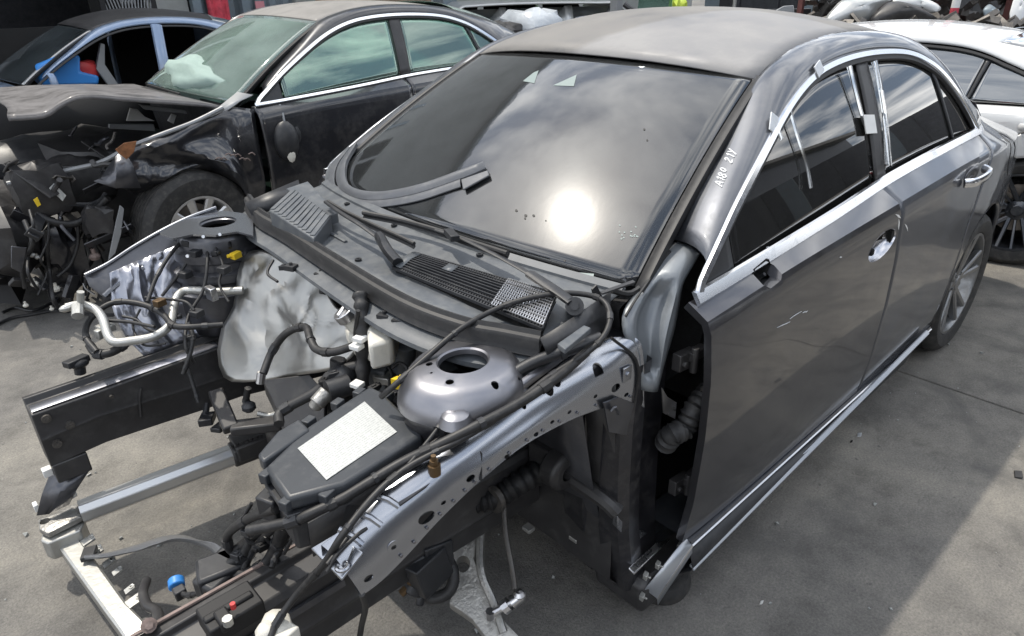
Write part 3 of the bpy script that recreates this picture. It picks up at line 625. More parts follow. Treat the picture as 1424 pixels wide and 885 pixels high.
# ------------------------------------------------------------------ the stripped grey sedan
RL = Vector((-1.3, 0, 0))
car = thing('stripped_sedan', 'dark grey sedan with its bonnet, front wheels and front end stripped off', 'car', RL)
CO = dict(cb=.036, paint='paint', roof='roof_paint', glass='windshield', side='side_glass', doorpaint='paint_shaded', sill='paint')
shell(car, None, CO)
wheel(car, (XR, .765, .325), 1, None, 'five'); wheel(car, (XR, -.765, .325), -1, None, 'five')
def K(name, mb, mt, par=None, **k): return mb.build(name, mt, par or car, **k)

# holes in the left front door: mirror foot and handle bowl
hm = P(1065, 380, y=.845); hh = P(1229, 342, y=.893)
c1 = MB(); c1.prism([Vector((hm.x + dx_, .80, hm.z + dz_)) for dx_, dz_ in ((.045, -.012), (.03, .016), (-.035, .024), (-.05, .004), (-.03, -.02), (.02, -.026))], (0, .2, 0))
sq = P(1237, 328, y=.893); c2 = MB(); c2.box(sq.x - .028, sq.x + .022, .80, 1.0, sq.z - .024, sq.z + .022)
s2 = P(1209, 352, y=.893); c3 = MB(); c3.cyl((s2.x, .8, s2.z), (s2.x, 1.0, s2.z), .012, 10)
b = MB(); b.obox(hm + Vector((0, -.035, -.034)), (.06, 0, 0), (0, .03, 0), (0, 0, .003)); b.ball(hm + Vector((.01, -.02, -.03)), .012); b.cyl(hm + Vector((.03, -.03, -.03)), hm + Vector((.03, -.01, -.012)), .005, 8); b.cyl(hm + Vector((-.02, -.03, -.03)), hm + Vector((-.02, -.012, -.012)), .005, 8)
K('mirror_socket', b, 'plastic', CO['d11'])
pl_ = [(.045, -.012), (.03, .016), (-.035, .024), (-.05, .004), (-.03, -.02), (.02, -.026)]; b = MB().grid([[Vector((hm.x + a * .97, yy, hm.z + c_ * .97)) for a, c_ in pl_] for yy in (.79, ysd(hm.x, hm.z) - .012)], cu=True); K('mirror_hole_dark', b, 'void', CO['d11'], smooth=0)  # black sleeve stands in for the dark inside the mirror hole
# handle bowl: the skin is cut out in an oval and a bright dish sits in the cut
def oval(r, dy): return [Vector((hh.x + .098 * r * cos(a), ysd(hh.x + .098 * r * cos(a), hh.z + .040 * r * sin(a)) + dy, hh.z + .040 * r * sin(a) - .010 * r * cos(a))) for a in [2 * pi * k / 28 for k in range(28)]]
ov = MB().prism([Vector((p.x, .84, p.z)) for p in oval(1, 0)], (0, .12, 0)); cut(CO['d11'], [c1, ov])
hb = MB().grid([oval(1.0, .001), oval(.96, -.004), oval(.85, -.014), oval(.6, -.024), oval(.3, -.028), oval(.02, -.029)], cu=True); o = K('handle_bowl', hb, 'bowl', CO['d11'], solid=.0015, smooth=60)
cut(o, [c2, c3])
b = MB(); b.obox(sq + Vector((0, -.06, 0)), (.05, 0, 0), (0, .004, 0), (0, 0, .045)); K('lock_dark_backing', b, 'void', CO['d11'], smooth=0)  # black plate put in to darken the square hole
b = MB(); lk = P(1239, 328, y=.876); b.obox(lk, (.026, 0, 0), (0, .010, 0), (.003, 0, .023)); K('lock_hole_dark', b, 'void', CO['d11'], smooth=0)  # raised black block stands in for the dark of the square hole
b = MB(); lk = P(1211, 351, y=.880); b.obox(lk, (.010, 0, 0), (0, .008, 0), (0, 0, .010)); K('lock_hole_dark', b, 'void', CO['d11'], bevel=.004)  # small black block, again the dark of a hole
# rear door handle
hr = P(1352, 244, y=.888); b = MB()
b.tube([hr + Vector((.10, .006, -.010)), hr + Vector((.075, .032, -.006)), hr + Vector((0, .042, 0)), hr + Vector((-.07, .036, .006)), hr + Vector((-.10, .008, .008))], (lambda t: (.017, .010)), 10, 5, flat=(0, 0, 1)); K('door_handle', b, 'chrome', CO['d21'])
b = MB(); b.grid([[Vector((hr.x + .085 * r * cos(a), ysd(hr.x, hr.z) + .0015, hr.z + .032 * r * sin(a))) for a in [2 * pi * k / 20 for k in range(20)]] for r in (.05, .6, 1)], cu=True); K('handle_recess', b, 'bay_dark', CO['d21'], solid=.001)
# fuel flap outline on the right of the C-pillar is on the quarter panel
b = MB(); fc = P(1386, 205, x=-2.98); ring = []
for k in range(24):
    a = 2 * pi * k / 24; x = -2.97 + .075 * cos(a); z = .86 + .085 * sin(a); ring.append(Vector((x, ysd(x, z) + .0006, z)))
b.tube(ring, .0018, 5, closed=True); K('fuel_flap_seam', b, 'black')
# dent and scratches on the door: bare metal scrapes as thin raised flakes
def scrape(u, v, du, dv, w, mt='tape', par=None):
    pts = []
    for k in range(4):
        q = P(u + du * k / 3 + random.uniform(-.6, .6), v + dv * k / 3 + random.uniform(-.6, .6), y=.894); pts.append(Vector((q.x, ysd(q.x, q.z) + .0008, q.z)))
    s_ = MB(); s_.tube(pts, (lambda t: (w * sin(pi * clamp(t, .05, .95)), .0007)), 5, flat=(0, 0, 1)); K('scratch', s_, mt, par or CO['d11'])
for a in ((1083, 457, 18, -9, .0016), (1118, 436, 7, -3, .002), (1100, 444, 16, -10, .0012), (1114, 357, 3, -1, .002), (1173, 360, 3, -1, .0022)): scrape(*a)
for a in ((1252, 300, 5, 4, .004), (1254, 306, -1, 14, .0035), (1262, 312, 2, 10, .003)): scrape(*a, 'bright_white')
# handwriting on the left A-pillar, as pen strokes laid on the pillar skin
FONT = {'A': [[(0, 0), (.35, 1), (.7, 0)], [(.15, .38), (.6, .38)]], '1': [[(.1, .75), (.3, 1), (.3, 0)]], '8': [[(.3, .52), (.05, .75), (.3, 1), (.55, .75), (.3, .52), (.0, .25), (.3, 0), (.6, .25), (.3, .52)]],
        '0': [[(.3, .25), (.08, .5), (.12, .85), (.3, 1), (.5, .85), (.52, .5), (.3, .25)]], '2': [[(.05, .75), (.3, 1), (.5, .75), (.0, .05), (.6, .1)]], 'Y': [[(0, 1), (.3, .5)], [(.6, 1), (.2, -.1)]]}
from mathutils.bvhtree import BVHTree
_me = CO['sf1'].data; BVF = BVHTree.FromPolygons([v.co for v in _me.vertices], [tuple(p.vertices) for p in _me.polygons])
def pillar(u, v):
    r = ray(u, v).normalized(); loc, nn, i, d = BVF.ray_cast(C, r)
    return (loc if loc else P(u, v, y=.66)) - r * .0018
base0, base1 = Vector((1004, 260)), Vector((1029, 200)); adv = (base1 - base0); L = adv.length; adv.normalize(); upv = Vector((-.9, -.42)).normalized()
b = MB(); cur = 0.; hgt = 11.5
for ch in 'A180 21Y':
    if ch == ' ': cur += 8; continue
    for st in FONT[ch]:
        pts = []
        for x, y in st:
            q = base0 + adv * (cur + x * 7.6) + upv * (y * hgt); pts.append(pillar(q.x, q.y))
        b.tube(pts, .0016, 5, 3)
    cur += 7.6 * (.45 if ch == '1' else .78) + 1.5
K('handwriting', b, 'marker')
# tape tabs on the window trim and a taped cord by the B-pillar
def tab(u, v, w, h, rot, mt='tape', n=(0, .92, .42), off=.012, name='tape'):
    p = PL(u, v, (0, 1, .42), .815 + .42 * .943 + off); d1 = Vector((cos(rot), 0, sin(rot))); d1 = (d1 - Vector((0, .92, .39)) * d1.dot(Vector((0, .92, .39)))).normalized(); d2 = d1.cross(Vector((0, .92, .39)))
    b_ = MB(); b_.obox(p, d1 * w / 2, d2 * h / 2, Vector((0, .92, .39)) * .002); K(name, b_, mt, bevel=.0008)
tab(1139, 96, .045, .034, rad(-24), off=.016); tab(1076, 172, .050, .034, rad(-58), off=.016); tab(1084, 184, .040, .016, rad(80), 'clear_film', off=.018)
tab(1210, 173, .075, .058, rad(8), 'bright_white', off=.016, name='paper_tag')
def film(pts, w, name='plastic_film', mt='clear_film'):
    q = [PL(u, v, (0, 1, .42), .815 + .42 * .943 + .012) for u, v in pts]; b_ = MB(); q = crv(q, 5)
    b_.strip(q, [(0, .92, .39)] * len(q), (lambda t: w * (1 - .35 * sin(pi * t))), .003); K(name, b_, mt)
film([(1181, 92), (1190, 128), (1200, 165), (1208, 182)], .030); film([(1098, 152), (1110, 192), (1122, 230), (1128, 262)], .014, mt='clear_film')
film([(1216, 85), (1224, 120), (1231, 165), (1236, 230)], .05)
# ------------------------------------------------ bulkhead, scuttle and cowl
b = MB(); rows = []
for i in range(15):
    y = -.72 + 1.44 * i / 14
    rows.append([Vector((x, y, z)) for x, z in ((-.30, .90), (-.36, .84), (-.34, .70), (-.38, .50), (-.42, .35), (-.55, .20))])
b.grid(rows); K('bulkhead', b, 'bay_dark', solid=.004)
b = MB(); b.box(-.52, -.30, -.74, .74, .80, .84); K('scuttle', b, 'bay_dark', bevel=.01)
# cowl panel
SEAL = [(345, 278, .935), (362, 300, .935), (400, 322, .935), (470, 367, .935), (560, 421, .93), (640, 452, .925), (700, 464, .92), (752, 474, .915)]
sealp = crv([P(u, v, z=z) for u, v, z in SEAL], 6)
def sealx(y):
    for p, q in zip(sealp, sealp[1:]):
        if p.y <= y <= q.y: return lerp(p.x, q.x, (y - p.y) / max(q.y - p.y, 1e-6)), lerp(p.z, q.z, (y - p.y) / max(q.y - p.y, 1e-6))
    return (sealp[0].x, sealp[0].z) if y < sealp[0].y else (sealp[-1].x, sealp[-1].z)
def cowlz(t): return -.012 * sin(pi * t)
def cowl(y, t):
    sx, sz = sealx(y); w0 = ws(0, y / .69); p = Vector((sx - .015, y, sz - .004)).lerp(w0 + Vector((.012, 0, -.004)), t); p.z += cowlz(t); return p
ys_ = [-.66 + 1.34 * k / 40 for k in range(41)]
b = MB().grid([[cowl(y, t / 8) for t in range(9)] for y in ys_]); cp = K('cowl_panel', b, 'plastic_grey', solid=.004)
b = MB(); b.strip([cowl(y, .96) + Vector((0, 0, .002)) for y in ys_], [(.4, 0, .9)] * 41, .03, .006); K('lower_glass_trim', b, 'plastic_grey', cp)
for t_ in (.30, .72):
    b = MB(); b.tube([cowl(y, t_) + Vector((0, 0, .003)) for y in ys_[2:18]], (.004, .006), 6, flat=(0, 0, 1)); K('cowl_rib', b, 'plastic_grey', cp)
for y, t_ in ((-.5, .15), (-.2, .15), (.05, .15), (-.35, .85), (-.05, .85), (.3, .88)):
    q = cowl(y, t_); b = MB(); b.cyl(q, q + Vector((0, 0, .006)), .009, 10); b.cyl(q, q + Vector((0, 0, .008)), .004, 6); K('fastener', b, 'plastic', cp)
# rubber seal along the front of the cowl, with an upper lip and a drooping skirt
b = MB(); rows = []
for i, p in enumerate(sealp):
    f = i / (len(sealp) - 1); e = 1.0
    d = (sealp[min(i + 1, len(sealp) - 1)] - sealp[max(i - 1, 0)]).normalized(); q = Vector((d.y, -d.x, 0)).normalized()
    rows.append([p + q * a + Vector((0, 0, h)) for a, h in ((-.016, .004), (-.012, .017), (-.002, .021), (.002, .012), (.010, .009), (.014, .002), (.012, -.016), (.019, -.030), (.014, -.034), (.004, -.020), (-.012, -.010))])
b.grid(rows, cu=True); K('bonnet_seal', b, 'rubber', smooth=38)
sh = MB(); rows = []
for i, p in enumerate(sealp):
    d = (sealp[min(i + 1, len(sealp) - 1)] - sealp[max(i - 1, 0)]).normalized(); q = Vector((d.y, -d.x, 0)).normalized()
    rows.append([p + q * a + Vector((0, 0, h)) for a, h in ((.006, -.030), (.034, -.048), (.052, -.052), (.054, -.062), (.02, -.085), (.0, -.11))])
sh.grid(rows); K('cowl_flange', sh, 'plastic_grey', solid=.003)
for u, v in ((405, 372), (447, 382), (492, 406), (535, 440), (556, 447), (575, 452)):
    q = P(u, v, z=.885); b = MB(); b.obox(q, (.012, .006, 0), (-.006, .014, 0), (0, 0, .007)); b.cyl(q, q + Vector((0, 0, .014)), .005, 6); K('clip', b, 'plastic')
# grille field in the cowl: bars both ways over a recess
gq = [P(546, 376, z=.938), P(577, 355, z=.945), P(774, 414, z=.950), P(754, 462, z=.930)]
def gpt(a, c): return gq[0].lerp(gq[3], a).lerp(gq[1].lerp(gq[2], a), c) + Vector((0, 0, .006 + .006 * sin(pi * c)))
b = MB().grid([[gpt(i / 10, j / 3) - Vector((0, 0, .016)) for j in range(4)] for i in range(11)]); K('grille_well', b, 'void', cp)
b = MB()
for i in range(58): b.bar(gpt(i / 57, .02), gpt(i / 57, .98), .0042, .006)
for j in range(11): b.bar(gpt(0, j / 10), gpt(.5, j / 10), .0035, .007); b.bar(gpt(.5, j / 10), gpt(1, j / 10), .0035, .007)
K('cowl_grille', b, 'plastic', cp, smooth=0)
for cc, aa in (((.05, .5, .95), (.0, .06)), ((.55, .9), (.29, .36))): K('grille_blank', MB().grid([[gpt(a, c) + Vector((0, 0, .005)) for c in cc] for a in aa]), 'plastic_grey', cp, solid=.002)
b = MB()
for i in range(22):
    a = .70 + .30 * i / 21; b.bar(gpt(a, .03) + Vector((0, 0, .008)), gpt(a, .97) + Vector((0, 0, .008)), .0022, .002)
for j in range(12): b.bar(gpt(.70, .03 + .085 * j) + Vector((0, 0, .008)), gpt(1, .03 + .085 * j) + Vector((0, 0, .008)), .0022, .002)
K('mesh_screen', b, 'satin_alu', cp, smooth=0)
# box-like vent at the right end of the cowl
vq = [P(374, 292, z=.985), P(408, 262, z=1.0), P(460, 300, z=.985), P(436, 332, z=.965)]
b = MB(); b.prism(vq, (0, 0, -.05)); vb = K('air_intake_box', b, 'plastic_grey', bevel=.004)
for k in range(11):
    t = (k + .5) / 11; a = vq[0].lerp(vq[3], t); c_ = vq[1].lerp(vq[2], t); b = MB(); b.bar(a.lerp(c_, .06) + Vector((0, 0, .001)), a.lerp(c_, .94) + Vector((0, 0, .001)), .0125, .003); K('louvre', b, 'plastic_grey', vb, smooth=0)
b = MB(); b.prism([P(398, 262, z=1.0), P(428, 252, z=1.0), P(470, 296, z=.98), P(452, 302, z=.98)], (0, 0, -.03)); K('intake_cheek', b, 'plastic_grey', vb, bevel=.003)
b = MB(); b.grid([[P(340, 282, z=.97), P(372, 268, z=.99), P(415, 250, z=1.0)], [P(350, 300, z=.93), P(380, 290, z=.95), P(420, 270, z=.97)]]); K('cowl_end', b, 'plastic', solid=.01)
# wipers
W1 = lambda u, v, h: hit(u, v, wsz, h)
b = MB(); b.tube([P(800, 424, z=.965), P(772, 404, z=.975), P(738, 382, z=.985)], (lambda t: (.026 - .008 * t, .010)), 10, 5, flat=(.3, .7, 0)); b.tube([P(740, 383, z=.985), P(690, 355, z=.995), P(640, 331, z=1.0), P(606, 320, z=1.0)], (lambda t: (.010 - .004 * t, .004)), 8, 6, flat=(.3, .7, 0)); wa = K('wiper_arm', b, 'plastic', smooth=50)
b = MB(); b.cyl(P(799, 426, z=.93), P(799, 426, z=.968), .020, 14); b.cyl(P(799, 426, z=.968), P(799, 426, z=.974), .009, 8); K('wiper_pivot', b, 'plastic', wa)
def blade(pts, nm, par, r=.006):
    q = crv([P(u, v, z=h) for u, v, h in pts], 8); b_ = MB(); b_.tube(q, (r, r * .9), 8); b_.tube([p - Vector((0, 0, .010)) for p in q], (.002, .006), 6); K(nm, b_, 'rubber', par)
blade([(706, 353, 1.002), (660, 338, .998), (610, 321, .996), (560, 307, .996), (505, 296, .998)], 'wiper_blade', wa, .0075)
b = MB(); b.obox(P(628, 327, z=1.006), (.012, .03, 0), (-.01, .006, 0), (0, 0, .008)); K('blade_clip', b, 'plastic', wa, bevel=.002)
b = MB(); b.tube([P(554, 366, z=.955), P(540, 350, z=.975), P(528, 330, z=.985)], (lambda t: (.028 - .010 * t, .014)), 8, 5, flat=(.3, .7, 0)); b.tube([P(530, 333, z=.985), P(500, 312, z=.998), P(475, 297, z=1.003), P(452, 281, z=1.006)], (lambda t: (.011 - .006 * t, .005)), 8, 6, flat=(.3, .7, 0)); wb = K('wiper_arm', b, 'plastic', smooth=50)
blade([(456, 280, 1.004), (480, 294, 1.0), (520, 313, .994), (560, 331, .988), (576, 339, .985)], 'wiper_blade', wb, .0055)
b = MB(); b.cyl(P(552, 364, z=.91), P(552, 364, z=.945), .014, 12); K('wiper_pivot', b, 'plastic', wb)
# two pale triangles, a sticker and small marks on the windscreen
def decal(uv, mt, name, h=.0012, zf=wsz):
    b_ = MB(); q = [hit(u, v, zf, h) for u, v in uv]; b_.add(q, [tuple(range(len(q)))]); K(name, b_, mt, smooth=0)
decal([(727, 113), (742, 101), (749, 98), (743, 116)], 'patch', 'glass_patch'); decal([(769, 119), (802, 104), (798, 120)], 'patch', 'glass_patch')
decal([(792, 378), (826, 381), (825, 387), (791, 384)], 'patch', 'sticker')
for u, v, r in ((718, 293, 2), (731, 300, 2.2), (742, 300, 2), (730, 304, 1.5), (896, 180, 1.6), (785, 363, 1.6), (900, 195, 1.4), (759, 307, 1)): decal([(u + r * cos(a), v + r * sin(a) * .9) for a in [2 * pi * k / 7 for k in range(7)]], 'black', 'spatter')
for k in range(14):
    u, v = 875 + random.gauss(0, 7), 326 + random.gauss(0, 5); decal([(u - 1.2, v), (u, v - 1.4), (u + 1.6, v + .4), (u + .2, v + 1.2)], 'patch', 'dropping')
# loose trim strip lying on the windscreen: a thing of its own
def onws(pts, h): return crv([hit(u, v, wsz, h) for u, v in pts], 8)
tr = thing('rubber_trim_strip', 'bent grey rubber trim strip lying loose in a hairpin on the windscreen', 'trim strip', hit(500, 275, wsz))
def band(inn, out, h0, h1, name, mt):
    a, c_ = resample(onws(inn, h0), 60), resample(onws(out, h0), 60); b_ = MB(); rows = []
    for p, q in zip(a, c_):
        up = Vector((.45, 0, .9)); rows.append([p, p + up * h1 * .8, p.lerp(q, .3) + up * h1, p.lerp(q, .7) + up * h1 * .8, q + up * h1 * .35, q])
    b_.grid(rows, cu=True); n = len(rows); b_.f += [tuple(range(6))[::-1], tuple((n - 1) * 6 + j for j in range(6))]; return b_.build(name, mt, tr, smooth=40)
band([(498, 203), (483, 232), (488, 261), (525, 271), (582, 262), (643, 241), (674, 230)], [(491, 205), (471, 232), (470, 259), (490, 275), (525, 280), (580, 271), (643, 250), (677, 236)], .010, .016, 'trim_lip', 'trim_rubber')
band([(488, 207), (470, 233), (468, 260), (489, 277), (525, 281), (580, 272), (642, 251)], [(483, 208), (458, 232), (453, 257), (472, 276), (514, 289), (575, 282), (641, 261)], .004, .010, 'trim_base', 'trim_rubber')
b = MB(); b.prism([hit(u, v, wsz, .008) for u, v in ((642, 252), (679, 239), (681, 246), (645, 266))], Vector((.45, 0, .9)) * .006); b.build('trim_end', 'trim_rubber', tr, bevel=.002)

# ------------------------------------------------ front structure, left side (near)
AP = [  # rear to front: inner-top (u,v,z), ridge (u,v,y), low (u,v,y)
    ((842, 470, .865), (892, 474, .765), (896, 566, .765)), ((800, 490, .86), (860, 500, .757), (868, 560, .757)), ((757, 522, .85), (815, 528, .752), (815, 575, .752)), ((720, 551, .84), (770, 556, .748), (765, 598, .748)),
    ((682, 580, .825), (725, 588, .745), (720, 625, .745)), ((640, 607, .812), (668, 628, .743), (668, 668, .743)), ((592, 640, .795), (630, 653, .741), (640, 694, .741)), ((548, 668, .78), (590, 687, .740), (604, 730, .740)), ((512, 697, .765), (553, 719, .738), (568, 770, .738)), ((480, 730, .75), (520, 755, .737), (532, 806, .737)), ((446, 757, .73), (478, 792, .735), (503, 828, .735))]
inn = crv([P(u, v, z=z) for (u, v, z), _, _ in AP], 4); rid = crv([P(u, v, y=y) for _, (u, v, y), _ in AP], 4); low = crv([P(u, v, y=y + .016) for _, _, (u, v, y) in AP], 4)
rows = []
for a, r, l in zip(inn, rid, low):
    key = [a + Vector((0, -.006, -.055)), a + Vector((0, -.001, -.008)), a.lerp(r, .10) + Vector((0, 0, .001)), a.lerp(r, .55) + Vector((0, 0, .006)), r + (a - r) * .14 + Vector((0, 0, .0045)), r + (l - r) * .10 + Vector((0, .001, 0)), r.lerp(l, .45) + Vector((0, .004, 0)), l + (r - l) * .12, l + Vector((0, -.001, -.003)), l + Vector((0, -.022, -.002))]
    rows.append(crv(key, 3))
apl = K('apron_rail', MB().grid(rows), 'bay_paint', solid=.003, smooth=50)
cs = []
def hole(u, v, rpx, y=.745, sx=1.0):
    q = P(u, v, y=y); k = rpx * (q - C).dot(RF) / F; d = Vector((0, 1, .15)).normalized(); c_ = MB()
    u1 = Vector((1, 0, -.0)); u2 = Vector((0, -.15, 1)).normalized()
    c_.prism([q - d * .03 + u1 * (k * sx * cos(t)) * 1.5 + u2 * (k * sin(t)) for t in [2 * pi * j / 14 for j in range(14)]], d * .06); cs.append(c_)
for a in ((787, 587, 6), (775, 601, 6.5), (760, 604, 5), (783, 570, 2.6), (801, 591, 3.2), (845, 536, 6), (818, 548, 2.6), (590, 718, 9), (650, 663, 5), (613, 697, 3), (546, 760, 3), (511, 803, 5), (698, 632, 3), (711, 627, 2.6), (738, 601, 3), (760, 584, 2.6), (858, 545, 3)): hole(*a)
def holez(u, v, rpx, z):
    q = P(u, v, z=z); k = rpx * (q - C).dot(RF) / F; c_ = MB(); c_.cyl(q - Vector((0, 0, .03)), q + Vector((0, 0, .03)), k, 14); cs.append(c_)
for a in ((762, 550, 8, .82), (773, 537, 7, .83), (833, 505, 9, .85), (728, 568, 4, .82)): holez(*a)
cut(apl, cs, 48)
# weld-nut rings around the small holes, a stud, a seam and stepped pressings towards the tip
for u, v in ((783, 570), (760, 584), (738, 601), (546, 760)):
    q = P(u, v, y=.747); b = MB(); b.tube([q + Vector((.011 * cos(t), .0006, .011 * sin(t))) for t in [2 * pi * j / 16 for j in range(16)]], .0009, 5, closed=True); K('weld_ring', b, 'bay_paint', apl)
b = MB(); q = P(604, 650, z=.795); b.cyl(q + Vector((0, 0, -.015)), q + Vector((0, 0, .006)), .012, 10); b.cyl(q, q + Vector((0, 0, .016)), .0085, 6); b.cyl(q, q + Vector((0, 0, .026)), .005, 8); K('stud', b, 'brown', apl)
i0 = 5 * 4; b = MB(); b.tube([inn[i0] + Vector((0, .004, .003)), rid[i0] + Vector((0, -.006, .004)), rid[i0] + Vector((0, .003, -.004)), low[i0] + Vector((0, .003, 0))], .0016, 5); K('panel_seam', b, 'black', apl)
for i1 in (31, 34, 37):
    b = MB(); b.tube([inn[i1] + Vector((0, .0, .002)), inn[i1].lerp(rid[i1], .5) + Vector((0, 0, .008)), rid[i1].lerp(inn[i1], .15) + Vector((0, 0, .004))], .006, 8); K('pressing', b, 'bay_paint', apl)
# tip bracket
tp = [P(432, 762, z=.705), P(466, 742, z=.725), P(505, 768, z=.725), P(475, 806, z=.69)]
b = MB(); b.prism(tp, (0, 0, -.006)); K('tip_flange', b, 'bay_paint', apl, bevel=.002)
b = MB(); q = P(476, 790, z=.71); b.tube([q + Vector((.009 * cos(t), .009 * sin(t), .002)) for t in [rad(-60 + 260 * k / 10) for k in range(11)]], .004, 7); K('hook', b, 'bay_paint', apl)
# inner black side panel between fuse box and apron
b = MB(); b.grid([[P(428, 728, z=.745), P(475, 702, z=.76), P(525, 671, z=.78), P(580, 630, z=.80), P(690, 556, z=.84), P(790, 484, z=.87)], [P(436, 775, z=.665), P(480, 745, z=.68), P(530, 705, z=.70), P(590, 660, z=.73), P(700, 590, z=.78), P(790, 505, z=.82)]]); K('side_panel', b, 'black_panel', solid=.004)
b = MB(); b.tube([P(428, 727, z=.747), P(475, 701, z=.762), P(525, 670, z=.782), P(580, 629, z=.802)], .0018, 6, 4); K('panel_edge', b, 'satin_alu')
# strut tower
def tower(cx, cy, sg, prof, name, mt, lob=.10):
    rows = []
    for r, z in prof:
        row = []
        for j in range(48):
            a = 2 * pi * j / 48; k = 1 + (lob * max(0, cos(a - sg * rad(35))) ** 3 + .05 * max(0, cos(3 * a + .6))) * clamp((r - .06) / .05)
            row.append(Vector((cx + r * k * cos(a), cy + r * k * sin(a) * .92, z)))
        rows.append(row)
    return K(name, MB().grid(rows, cu=True), mt, solid=.003, smooth=45)
TL = (-.098, .606)
tw = tower(*TL, 1, [(.050, .886), (.052, .896), (.056, .899), (.064, .898), (.094, .895), (.108, .889), (.119, .877), (.128, .862), (.134, .848), (.136, .832)], 'strut_tower', 'tower_paint', .09)
b = MB(); b.grid([[P(u, v, z=z) for u, v, z in r_] for r_ in (((668, 566, .852), (700, 546, .862), (735, 520, .872), (770, 500, .88)), ((672, 584, .836), (708, 558, .848), (745, 530, .858), (785, 500, .868)))]); K('tower_web', b, 'tower_paint', tw, solid=.004)
tower(*TL, 1, [(.126, .845), (.127, .80), (.118, .76), (.112, .70)], 'tower_skirt', 'bay_black')
cs2 = []
for u, v, rp in ((597, 508, 5), (688, 531, 5.5), (722, 514, 3), (627, 555, 6), (600, 520, 2)):
    q = P(u, v, z=.895 if v < 540 else .858); k = rp * (q - C).dot(RF) / F; c_ = MB(); c_.cyl(q - Vector((0, 0, .05)), q + Vector((0, 0, .04)), k, 12); cs2.append(c_)
cut(tw, cs2)
b = MB(); q = P(633, 575, z=.862); rows = [[q + Vector((r * cos(2 * pi * j / 20), r * sin(2 * pi * j / 20), h)) for j in range(20)] for r, h in ((.001, .004), (.016, .004), (.026, -.002), (.034, -.02))]; b.grid(rows, cu=True); K('tower_boss', b, 'tower_paint', tw)
b = MB(); b.lathe([(.001, .80), (.104, .80)], (TL[0], TL[1], 0), n=24); K('tower_shade', b, 'hole_shade_brown', tw)  # brown-black disc painted as the shade inside the tower hole
# wheelhouse inner skin under the tower, towards the rail
b = MB(); rows = []
for i in range(13):
    x = .16 - .56 * i / 12; f = abs(x + .1) / .3
    rows.append([Vector((x, y, z)) for y, z in ((.735, .80 - .04 * f), (.64, .78 - .06 * f), (.54, .70 - .08 * f), (.50, .58), (.49, .46))])
b.grid(rows); K('wheelhouse', b, 'bay_black', solid=.004)
for k in range(16):
    i_ = 3 + k * 2
    if i_ < len(low): p_ = low[i_] + (rid[i_] - low[i_]) * .14 + Vector((0, .0035, 0)); b = MB(); b.cyl(p_ - Vector((0, .002, 0)), p_ + Vector((0, .0006, 0)), .0032, 8); K('spot_weld', b, 'tower_paint', apl)
# ------------------------------------------------ A-pillar foot and hinge pillar
LE = [P(938, 334, y=.672), P(918, 362, y=.690), P(893, 396, y=.70), P(868, 430, y=.715), P(866, 462, y=.735), P(880, 492, y=.757), P(882, 540, y=.762)]
RE = [P(976, 350, y=.740), P(963, 372, y=.752), P(950, 396, y=.762), P(945, 425, y=.772), P(938, 460, y=.782), P(925, 505, y=.788), P(915, 545, y=.79)]
a_, c_ = resample(crv(LE, 5), 26), resample(crv(RE, 5), 26); rows = []
for i, (p, q) in enumerate(zip(a_, c_)):
    f = i / 25; dep = .050 * clamp((f - .28) / .14) * clamp((.93 - f) / .08); nn = Vector((.55, .75, .35)).normalized(); row = []
    for j in range(13):
        t = j / 12; bowl = dep * clamp((t - .22) / .14) * clamp((.80 - t) / .16); row.append(p.lerp(q, t) + nn * (.022 * sin(pi * t) - bowl))
    rows.append(row)
K('pillar_foot', MB().grid(rows), 'primer', solid=.004, smooth=60)
b = MB(); b.tube([p + Vector((.004, .004, .006)) for p in (LE[0], LE[0].lerp(RE[0], .5) + Vector((.01, .02, .014)), RE[0])], .0045, 6, 4); K('pillar_seam', b, 'rubber')
b = MB(); b.tube([P(904, 388, y=.712), P(885, 415, y=.722), P(870, 440, y=.728)], .003, 6, 3); b.tube([P(930, 350, y=.69), P(905, 384, y=.70), P(878, 408, y=.70), P(850, 404, y=.69)], .007, 6, 4); K('glass_edge_seal', b, 'rubber')
hp = []   # hinge pillar as stacked sections, folded like a pressed channel
for z, x0, x1, y0, y1 in ((.80, -.44, -.62, .60, .775), (.66, -.41, -.60, .60, .785), (.5, -.405, -.59, .60, .79), (.34, -.41, -.59, .60, .795), (.2, -.43, -.60, .60, .80), (.115, -.455, -.60, .60, .80)):
    hp.append([Vector((x, y, z)) for x, y in ((x0, y0), (x0 + .004, y0 + .07), (x0 - .012, y0 + .082), (x0 - .010, y0 + .115), (x0 + .004, y0 + .125), (x0 - .004, y1 - .015), (x0 - .03, y1), (x0 - .075, y1 - .004), (x0 - .085, y1 - .03), (x1, y1 - .03), (x1, y0))])
K('hinge_pillar', MB().grid(hp, cu=True), 'bay_black', smooth=35)
for u, v, w_ in ((952, 500, .05), (945, 672, .05)):
    q = P(u, v, y=.80); b = MB(); b.obox(q, (.035, 0, .004), (0, .012, 0), (0, 0, .022)); b.obox(q + Vector((-.03, .012, .01)), (.03, 0, 0), (0, .012, 0), (0, 0, .012)); b.cyl(q + Vector((-.01, .02, -.03)), q + Vector((-.01, .02, .035)), .010, 10); b.cyl(q + Vector((.02, .01, 0)), q + Vector((.02, .02, 0)), .008, 6); K('door_hinge', b, 'black_panel', bevel=.002)
